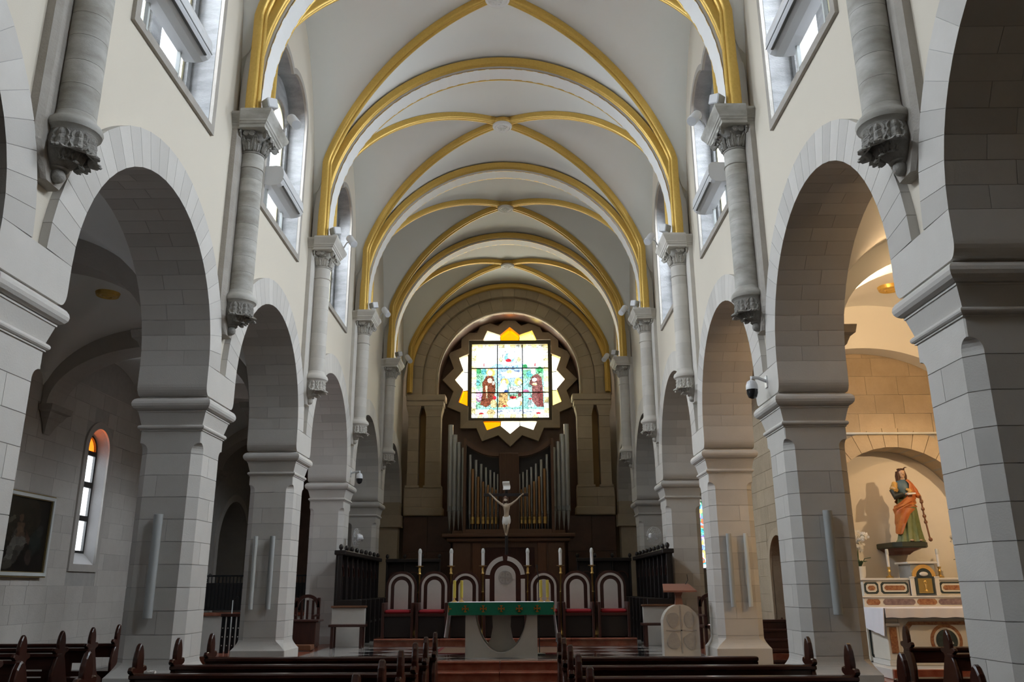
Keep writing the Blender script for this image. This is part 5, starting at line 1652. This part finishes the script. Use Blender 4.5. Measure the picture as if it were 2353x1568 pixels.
sg = thing('saint_statue', 'painted wooden statue of a robed woman holding a book, orange mantle over green dress', 'statue', (AX + .05, 14.78, SZ))
def robe(levels, n=40, folds=9, seed=0):
    R = []
    for (z, cx, cy, rx, ry, amp) in levels:
        ring = []
        for i in range(n):
            a = 2 * PI * i / n
            f = 1 + amp * (math.sin(folds * a + seed + z * 2.2) + .5 * math.sin(folds * 1.7 * a + z * 3))
            ring.append((cx + rx * f * math.cos(a), cy + ry * f * math.sin(a), z))
        R.append(ring)
    return R
MB().loft(robe([(.0, .02, 0, .215, .17, .13), (.04, .02, 0, .195, .155, .12), (.2, .025, 0, .165, .135, .11), (.4, .03, 0, .15, .125, .09), (.55, .03, 0, .145, .12, .06), (.68, .02, 0, .135, .105, .03), (.76, .01, 0, .115, .09, .01)], 48, 9), True, True).build('dress', 'robe_green', sg)
MB().loft(robe([(.72, .01, 0, .112, .088, 0), (.80, .005, 0, .11, .088, 0), (.90, .0, -.005, .125, .095, 0), (.98, .0, 0, .13, .085, 0), (1.03, 0, .005, .10, .065, 0), (1.055, 0, .01, .05, .045, 0)], 32, 5), True, True).build('bodice', 'robe_blue', sg)
# mantle: from the left shoulder down and across the hip
M_ = []
for (z, cx, cy, rx, ry, a0, a1) in ((1.03, .06, .01, .09, .085, -1.9, 1.9), (.96, .05, .0, .125, .11, -1.45, 2.2), (.86, .05, 0, .13, .12, -1.55, 2.4), (.74, .035, 0, .145, .13, -2.0, 2.6), (.66, .01, 0, .165, .145, -2.7, 2.7), (.60, -.005, -.005, .18, .155, -3.2, 1.6), (.54, -.015, -.01, .185, .16, -3.5, -1.0), (.44, -.02, -.01, .18, .155, -3.8, -1.45), (.30, -.025, 0, .175, .15, -4.0, -1.9), (.14, -.03, .01, .175, .15, -4.1, -2.35)):
    row = []
    for i in range(30):
        a = a0 + (a1 - a0) * i / 29
        f = 1 + .075 * math.sin(6 * a + z * 16) + .045 * math.sin(11 * a - z * 22)
        row.append((cx + rx * f * math.cos(a), cy + ry * f * math.sin(a), z + .02 * math.sin(3 * a)))
    M_.append(row)
rings = [r + [(p[0] * .93, p[1] * .93, p[2]) for p in reversed(r)] for r in M_]
MB().loft(rings, True, True).build('mantle', 'robe_orange', sg)
# arms with hands
ar = MB()
ar.tube([(-.115, .0, .98), (-.185, -.02, .86), (-.18, -.08, .76), (-.06, -.14, .79)], [.05, .062, .062, .036], 10)
ar.build('right_sleeve', 'robe_dark', sg)
ar = MB(); ar.tube([(-.125, .0, .99), (-.18, -.03, .90), (-.165, -.10, .86)], [.055, .062, .04], 10); ar.build('gold_sleeve', 'marble_yellow', sg)
ar = MB(); ar.tube([(.12, .0, .98), (.185, -.01, .86), (.205, -.06, .78), (.215, -.10, .75)], [.05, .058, .048, .034], 10); ar.build('left_sleeve', 'robe_orange', sg)
def hand(loc, d, m='skin'):
    """palm with four fingers and a thumb as one skinned body; d = pointing direction"""
    d = Vector(d).normalized(); sd = d.cross(Vector((0, -1, 0))).normalized(); nn = sd.cross(d)
    L = Vector(loc); P = [(tuple(L), (.016, .012)), (tuple(L + d * .03), (.018, .010))]; E = [(0, 1)]
    for q in range(4):
        k = (q - 1.5) * .010
        P.append((tuple(L + d * (.058 - .004 * abs(q - 1.3)) + sd * k * 1.3), (.0058, .0058))); P.append((tuple(L + d * (.078 - .006 * abs(q - 1.3)) + sd * k * 1.5 - nn * .014), (.005, .005)))
        n0 = len(P); E += [(1, n0 - 2), (n0 - 2, n0 - 1)]
    P.append((tuple(L + d * .030 + sd * .022 - nn * .006), (.006, .006))); E.append((0, len(P) - 1))
    P.append((tuple(L + d * .048 + sd * .026 - nn * .014), (.005, .005))); E.append((len(P) - 2, len(P) - 1))
    return skin_body('hand', m, sg, P, E, 1)
hand((-.05, -.145, .795), (1, -.12, .05))
hand((.22, -.11, .735), (.35, -.2, -1))
bkk = MB(); bkk.loft([[(-.02, -.215, .775), (.11, -.215, .785), (.11, -.12, .80), (-.02, -.12, .79)], [(-.02, -.215, .80), (.11, -.215, .81), (.11, -.12, .825), (-.02, -.12, .815)]])
o = bkk.build('book', 'paper', sg)
MB().tube([(.06, -.14, .82), (.05, -.12, .86), (.0, -.105, .88)], [.03, .035, .02], 8).build('gilt_trim', 'marble_yellow', sg)
# head, hair, crown of leaves
hd = MB()
hd.tube([(0, .01, 1.03), (.004, .0, 1.10)], [.036, .034], 12)
rings = []
for (z, rx, ry, cy) in ((1.085, .022, .022, -.03), (1.10, .036, .036, -.018), (1.125, .047, .050, -.008), (1.155, .054, .060, .0), (1.185, .056, .064, .002), (1.21, .050, .058, .006), (1.23, .034, .040, .010), (1.238, .012, .014, .012)):
    rings.append([(.006 + rx * math.cos(a), cy + ry * math.sin(a), z) for a in [2 * PI * i / 20 for i in range(20)]])
hd.loft(rings, True, True)
hd.tube([(.006, -.058, 1.165), (.006, -.072, 1.140), (.006, -.060, 1.134)], [.006, .010, .006], 6)
hd.build('head', 'skin', sg)
f_ = MB()
for x in (-.016, .028): f_.sphere((x, -.056, 1.163), .007, 8, 5, (1.3, .6, .6))
f_.build('eyes', 'hair', sg)
MB().sphere((.006, -.052, 1.116), .010, 8, 5, (1.6, .6, .5)).build('mouth', 'cushion_red', sg)
hr = MB()
rings = []
for (z, rx, ry, cy) in ((1.13, .062, .052, .030), (1.17, .066, .060, .024), (1.205, .064, .064, .016), (1.235, .050, .052, .010), (1.252, .022, .024, .010)):
    rings.append([(.006 + rx * math.cos(a) * (1 + .04 * math.sin(9 * a)), cy + ry * math.sin(a) * (1 + .04 * math.sin(8 * a)), z) for a in [2 * PI * i / 24 for i in range(24)]])
hr.loft(rings, True, True)
for s in (-1, 1):
    for q in range(4):
        x = .006 + s * (.052 + .006 * q)
        hr.tube([(x, .0 + .012 * q, 1.20), (x + s * .012, -.012 + .016 * q, 1.12), (x + s * .010, -.012 + .016 * q, 1.05), (x + s * .024, -.02 + .016 * q, .98)], [.016, .020, .018, .008], 6)
hr.build('hair', 'hair', sg)
cr = MB()
for i in range(7):
    a = 2 * PI * i / 7
    cr.sphere((.006 + .050 * math.cos(a), .008 + .050 * math.sin(a), 1.238), .016, 8, 5, (1.2, 1.2, .8))
cr.tube([(.03, -.04, 1.245), (.06, -.06, 1.262), (.085, -.06, 1.258)], [.008, .010, .003], 5)
cr.build('wreath', 'hair', sg)
# staff set with small wheels beside her
sf = MB().tube([(.225, -.12, .76), (.235, -.13, .45), (.28, -.14, .02)], .014, 8)
for (x, z) in ((.225, .66), (.232, .54), (.24, .42), (.25, .32)): sf.sphere((x, -.13, z), .034, 8, 6, (1, .6, 1))
sf.sphere((.285, -.14, .03), .035, 8, 6)
sf.build('staff', 'wood_brown', sg)
for x in (-.04, .11): MB().sphere((x, -.155, .018), .045, 10, 6, (.8, 1.2, .4)).build('foot', 'skin', sg)
# spot lamp for the statue, high on the aisle side of the pillar
def spot_lamp(label, loc, target, power, size, col, rad=.05):
    t = thing('spotlight', label, 'lamp', loc, 'chapel spotlights')
    v = (Vector(target) - Vector(loc)).normalized()
    q = v.to_track_quat('-Z', 'Y')
    t.rotation_mode = 'QUATERNION'; t.rotation_quaternion = q
    MB().lathe([(.05, -.10), (.055, .06), (.03, .09), (.008, .10)], (0, 0, 0), 16).build('housing', 'white_plastic', t)
    MB().lathe([(.046, -.085), (.002, -.083)], (0, 0, 0), 16).build('lens', 'lamp_warm', t)
    d = bpy.data.lights.new('spot_beam', 'SPOT'); d.energy = power; d.color = col; d.spot_size = size; d.spot_blend = .5; d.shadow_soft_size = rad
    o = bpy.data.objects.new('spot_beam', d); COL.objects.link(o); o.parent = t; o.location = (0, 0, -.12)
    return t
spot_lamp('white spotlight aimed at the saint statue, high in the right aisle', (8.45, 11.4, 4.5), (6.95, 14.9, 2.5), 215, 1.15, (1, .70, .40), .03)

# ---- wash light on the aisle corbel beside the chapel
t = thing('uplight', 'glowing box uplight on the corbel at the back of the second right pillar', 'lamp', (4.80, 11.2, 5.0))
MB().cbox(-.10, .12, -.14, .14, 0, .07, .008).build('housing', 'white_plastic', t)
MB().box(-.085, .105, -.12, .12, .068, .074).build('lens', 'lamp_warm', t)
def beam(loc, d, sz, pw, col):
    o = area('uplight_beam', loc, (0, 0, 0), sz, sz, pw, col)
    o.rotation_mode = 'QUATERNION'; o.rotation_quaternion = Vector(d).to_track_quat('-Z', 'Y')
beam((4.86, 11.2, 5.12), (.75, .30, .62), .2, 95, (1, .64, .33))
t = thing('uplight', 'added box uplight for warm fill, on the corbel at the back of the nearest right pillar', 'lamp', (4.80, 6.6, 5.0))
MB().cbox(-.10, .12, -.14, .14, 0, .07, .008).build('housing', 'white_plastic', t)
MB().box(-.085, .105, -.12, .12, .068, .074).build('lens', 'lamp_warm', t)
beam((4.86, 6.6, 5.12), (.75, .30, .62), .2, 45, (1, .66, .36))  # added lamp: its warm bounce brightens the right pillar fronts
spot_lamp('white spotlight over the pews of the right aisle, aimed at the altar wall', (6.2, 9.2, 5.7), (7.0, 14.9, 3.6), 75, 1.7, (1, .62, .30))

# ================================================================== FITTINGS
# wall tubes on the pillars
def tube_lamp(label, x, y, m, r=.055):
    t = thing('tube_lamp', label, 'lamp', (x, y, 1.272), 'tube lamps on the pillars')
    MB().lathe([(r - .004, 0), (r, .004), (r, 1.246), (r - .004, 1.25)], (0, 0, 0), 18).build('tube', m, t)
    for z in (.12, 1.13): MB().box(-.02, .02, .0, .078, z - .03, z + .03).build('wall_bracket', 'grey_plastic', t)
    return t
for s in (-1, 1):
    tube_lamp('grey vertical tube lamp on the front of the second %s pillar' % SIDE[s], s * 4.20, 10.72, 'grey_plastic')
    tube_lamp('grey tube lamp nearer the nave on the third %s pillar' % SIDE[s], s * 4.06, 15.32, 'grey_plastic', .045)
    tube_lamp('pale tube lamp nearer the aisle on the third %s pillar' % SIDE[s], s * 4.36, 15.32, 'grey_light', .038)
# floodlights and spotlights on the column heads
def aim(o, frm, to):
    q = (Vector(to) - Vector(frm)).to_track_quat('-Z', 'Y'); o.rotation_mode = 'QUATERNION'; o.rotation_quaternion = q
def flood_mesh():
    return MB().cbox(-.055, .055, -.05, .05, -.08, .06, .012)
for s in (-1, 1):
    for k, y in enumerate(PY[2:6]):
        if True:
            loc = (s * 3.30, y - .30, 8.50)
            t = thing('floodlight', 'small box floodlight on the head of the %s column, %s wall' % (ORD[k + 1], SIDE[s]), 'lamp', loc, 'floodlights on the column heads')
            aim(t, loc, (s * 3.9, y - 1.0, 8.25))
            MB().cbox(-.085, .085, -.075, .075, -.09, .08, .012).build('housing', 'white_plastic', t)
            MB().box(-.07, .07, -.06, .06, -.096, -.088).build('lens', 'grey_plastic', t)
            f = MB().tube([(0, 0, .05), (0, -.02, .12)], .012, 6).build('stem', 'white_plastic', t)
            b = MB().cbox(-.05, .05, -.05, .05, -.163, -.09, .006)
            o = b.build('foot', 'white_plastic', None)
            o.parent = t; o.matrix_parent_inverse = t.matrix_basis.inverted(); o.location = (loc[0], loc[1], loc[2])
            o.matrix_parent_inverse = (Matrix.Translation(loc) @ t.rotation_quaternion.to_matrix().to_4x4()).inverted()
            loc = (s * 3.06, y + .12, 8.47)
            t = thing('spotlight', 'white cylinder spotlight at the head of the %s column, %s wall' % (ORD[k + 1], SIDE[s]), 'lamp', loc, 'spotlights on the column heads')
            aim(t, loc, (s * 2.6, y - .45, 7.75))
            MB().lathe([(.072, -.17), (.076, -.16), (.076, .13), (.065, .15), (.01, .155)], (0, 0, 0), 18).build('housing', 'white_plastic', t)
            MB().lathe([(.066, -.166), (.04, -.145), (.002, -.145)], (0, 0, 0), 16).build('lens', 'lens_dark', t)
            o = MB().tube([(s * 3.06, y + .12, 8.47), (s * 3.16, y + .14, 8.44), (s * 3.22, y + .15, 8.33)], .016, 6).build('arm', 'white_plastic', None)
            o.parent = t; o.matrix_parent_inverse = (Matrix.Translation(loc) @ t.rotation_quaternion.to_matrix().to_4x4()).inverted()
# first pair: columns beside the camera side carry them too
# air conditioners in the windows
for s in (-1, 1):
    for (yc, w) in ((8.35, 'first'), (12.95, 'second')):
        L = .56
        t = thing('air_conditioner', 'long white wall air conditioner across the %s clerestory window on the %s' % (w, SIDE[s]), 'air conditioner', (s * 3.57, yc + .05, 8.0), 'air conditioners in the clerestory windows')
        pr = [(.24, -.05), (.24, .24), (.20, .27), (.02, .28), (-.05, .27), (-.09, .22), (-.105, .12), (-.095, .02), (-.06, -.03), (.0, -.06), (.10, -.07)]
        pr = [(s * a, b) for a, b in pr]
        MB().prism([(a, b) for a, b in pr], -L * 1.15, L * 1.15, 'y').build('body', 'white_plastic', t)
        a, b_ = sorted((s * -.03, s * .0))
        sl = MB(); sl.add([(s * -.075, -L * .95, -.022), (s * -.075, L * .95, -.022), (s * -.055, L * .95, -.041), (s * -.055, -L * .95, -.041)], [(0, 1, 2, 3)]); sl.box(min(s * -.082, s * -.052), max(s * -.082, s * -.052), -L * .95, L * .95, -.044, -.030)
        sl.build('air_slot', 'black_plastic', t)
        MB().box(min(s * -.108, s * -.09), max(s * -.108, s * -.09), -L * 1.15 - .002, L * 1.15 + .002, .04, .05).build('front_seam', 'grey_plastic', t)
        for yy in (-.45, .45): MB().box(min(s * .20, s * .243), max(s * .20, s * .243), yy - .02, yy + .02, -.40, .0).build('wall_bracket', 'grey_light', t)
# dome cameras
for (s, y, w, sy) in ((1, 11.2, 'second right pillar', -1), (-1, 20.4, 'fourth left pillar', -1)):
    x = s * 3.50
    t = thing('dome_camera', 'white dome security camera with black eye on the %s' % w, 'camera', (x, y - .12, 4.30), 'dome security cameras')
    MB().tube([(s * .235, .10, .0), (s * .10, .03, .03), (0, 0, .03), (0, 0, -.02)], .022, 8).build('arm', 'white_plastic', t)
    MB().box(min(s * .22, s * .235), max(s * .22, s * .235), .05, .15, -.09, .07).build('mount_plate', 'white_plastic', t)
    MB().lathe([(.03, -.01), (.06, -.03), (.078, -.08), (.080, -.14)], (0, 0, 0), 18).build('housing', 'white_plastic', t)
    MB().lathe([(.076, -.14), (.074, -.19), (.055, -.245), (.02, -.265), (.002, -.268)], (0, 0, 0), 18).build('dome', 'lens_dark', t)
# fans on the pillars
for s in (-1, 1):
    t = thing('wall_fan', 'white wall fan on the fourth %s pillar above the choir stall' % SIDE[s], 'fan', (s * 3.52, 20.3, 2.78), 'wall fans')
    rot_ = .5 * s
    t.rotation_euler = (0, 0, rot_ if s > 0 else rot_ - .55)
    MB().tube([(s * .27, .25, -.05), (s * .10, .20, -.02), (0, .10, 0)], .025, 8).build('arm', 'white_plastic', t)
    MB().lathe([(.075, .02), (.08, .08), (.06, .15), (.02, .17)], (0, 0, 0), 16, axis='y').build('motor', 'white_plastic', t)
    g = MB()
    for r in (.06, .10, .14, .18, .21):
        g.sweep([(r * math.cos(2 * PI * i / 28), -.06 + .05 * (r / .21) ** 2, r * math.sin(2 * PI * i / 28)) for i in range(28)], [(-.003, -.003), (.003, -.003), (.003, .003), (-.003, .003)], Vector((0, 1, 0)), closed_path=True)
    for i in range(16):
        a = 2 * PI * i / 16
        g.tube([(.03 * math.cos(a), -.06, .03 * math.sin(a)), (.21 * math.cos(a), -.01, .21 * math.sin(a)), (.20 * math.cos(a), .05, .20 * math.sin(a))], .003, 4)
    g.build('guard', 'white_plastic', t)
    for i in range(3):
        a = 2 * PI * i / 3
        b = MB()
        pts = [(.03, -.01), (.10, .06), (.18, .05), (.185, -.03), (.08, -.03)]
        b.prism([(x * math.cos(a) - z * math.sin(a), x * math.sin(a) + z * math.cos(a)) for x, z in pts], -.02, -.014, 'y').build('blade', 'grey_light', t)
    MB().lathe([(.035, -.03), (.03, -.045), (.002, -.05)], (0, 0, 0), 12, axis='y').build('hub', 'white_plastic', t)

# ---- painting on the left aisle wall
t = thing('wall_painting', 'large dark painting in a silver gilt frame on the left aisle wall', 'painting', (-8.66, 15.35, 1.84))
hw, H = 1.02, 1.50
slab('picture_frame', [(-hw, 0), (hw, 0), (hw, H), (-hw, H)], [[(-hw + .10, .10), (hw - .10, .10), (hw - .10, H - .10), (-hw + .10, H - .10)]], -.02, .045, 'x', 'gilt_frame', t)
slab('frame_inner', [(-hw + .025, .025), (hw - .025, .025), (hw - .025, H - .025), (-hw + .025, H - .025)], [[(-hw + .085, .085), (hw - .085, .085), (hw - .085, H - .085), (-hw + .085, H - .085)]], .0, .065, 'x', 'grey_light', t)
CP = Cells(260, 21)
DK = (.012, .009, .007)
PS = [('e', .35, .75, .5, .35, (.030, .022, .013)), ('p', [(.45, .62), (.58, .62), (.62, .35), (.52, .12), (.40, .10), (.36, .35)], (.07, .06, .05)), ('p', [(.40, .45), (.55, .50), (.66, .40), (.52, .34), (.38, .36)], (.15, .135, .115)),
      ('p', [(.38, .38), (.48, .36), (.42, .14), (.30, .12)], (.16, .15, .13)), ('e', .52, .72, .040, .05, (.11, .06, .035)), ('p', [(.46, .66), (.58, .66), (.60, .48), (.47, .48)], (.13, .075, .045)), ('p', [(.28, .62), (.42, .68), (.40, .74), (.30, .70)], (.12, .10, .07)),
      ('p', [(.62, .56), (.72, .44), (.70, .36), (.62, .44)], (.09, .045, .028)), ('e', .80, .40, .10, .16, (.022, .028, .024)), ('e', .86, .55, .06, .08, (.04, .042, .036)), ('e', .35, .10, .12, .06, (.08, .07, .055)), ('e', .15, .4, .1, .3, (.008, .012, .016)), ('e', .72, .20, .05, .10, (.06, .04, .032))]
def paintcol(u, v):
    c, d = CP.near(u, v)
    q = paint(PS, u + (c[2] - .5) * .03, v + (c[3] - .5) * .03, DK)
    f = .7 + .6 * c[4]
    return tuple(z * f * .55 for z in q)
raster_obj('canvas', -hw + .08, hw - .08, .08, H - .08, .012, 110, 80, paintcol, 'canvas', t, ax='x')

# ---- left aisle front: low wall with railing, stands
t = thing('aisle_parapet', 'low white wall with red marble coping across the left aisle', 'wall', (-6.6, 20.6, 0))
MB().box(-2.05, 1.9, -.12, .12, 0, 1.02).build('wall_panel', 'marble_white', t)
MB().cbox(-2.05, 1.95, -.18, .18, 1.02, 1.10, .012).build('coping', 'marble_red', t)
t = thing('iron_railing', 'black iron railing standing on the white wall of the left aisle', 'railing', (-6.6, 20.6, 1.102))
MB().box(-2.0, 1.9, -.02, .02, .80, .84).build('top_rail', 'black_metal', t)
MB().box(-2.0, 1.9, -.02, .02, .04, .07).build('bottom_rail', 'black_metal', t)
for i in range(46):
    x = -1.98 + 3.86 * i / 45
    MB().box(x - .009, x + .009, -.009, .009, .07, .80).build('baluster', 'black_metal', t)
MB().box(-2.0, 1.9, .012, .016, .07, .66).build('dark_panel', 'black_plastic', t)
for i in range(4):
    x = -1.6 + i * 1.05
    MB().tube([(x + .10 * math.cos(a), 0, .72 + .06 * math.sin(a)) for a in [2 * PI * q / 14 for q in range(15)]], .008, 5).build('scroll', 'black_metal', t)
t = thing('stair_balustrade', 'pierced black stair balustrade beside the third left pillar', 'balustrade', (-5.20, 17.2, 0))
MB().cbox(-.30, .22, -.03, .03, 1.10, 1.16, .01).build('handrail', 'wood_dark', t)
for i in range(5):
    x = -.24 + i * .10
    MB().cbox(x - .035, x + .035, -.012, .012, .06, 1.10, .004).build('slat', 'black_metal', t)
    for q in range(5): MB().sphere((x, -.014, .25 + q * .16), .012, 6, 4).build('stud', 'grey_light', t)
MB().cbox(-.30, .22, -.05, .05, 0, .06, .008).build('foot_rail', 'wood_black', t)
for (x, y, H, w) in ((-6.30, 18.4, 1.85, 'taller'), (-5.62, 18.2, 1.40, 'shorter')):
    t = thing('microphone_stand', 'thin grey microphone stand in the left aisle, the %s one' % w, 'microphone stand', (x, y, 0), 'microphone stands in the left aisle')
    for i in range(3):
        a = 2 * PI * i / 3
        MB().tube([(0, 0, .12), (.22 * math.cos(a), .22 * math.sin(a), .01)], .010, 5).build('leg', 'black_metal', t)
    MB().tube([(0, 0, .1), (0, 0, H)], .011, 6).build('pole', 'grey_plastic', t)
    MB().tube([(0, 0, H), (.10, -.05, H + .08), (.16, -.08, H + .04)], .010, 5).build('boom', 'black_metal', t)
# wooden stair in the passage
t = thing('wooden_stair', 'short dark wooden stair rising along the passage wall', 'stair', (5.26, 16.0, 0))
for i in range(6):
    MB().cbox(-.32, .30, i * .26, i * .26 + .29, i * .165 + .12, i * .165 + .165, .006).build('tread', 'wood_dark', t)
    MB().box(-.30, .28, i * .26 + .02, i * .26 + .05, max(0, i * .165 - .005), i * .165 + .12).build('riser', 'wood_dark', t)
for x in (-.32, .27):
    MB().prism([(0, 0), (1.6, 0), (1.6, 1.02), (.05, .05)], x, x + .03, 'x').build('stringer', 'wood_dark', t)
# small sign lamp on the left aisle arch
t = thing('exit_lamp', 'small white emergency lamp on the left aisle wall beyond the second pillar', 'lamp', (-8.66, 24.3, 4.7))
MB().cbox(-.05, .05, -.20, .20, 0, .12, .01).build('housing', 'white_plastic', t)
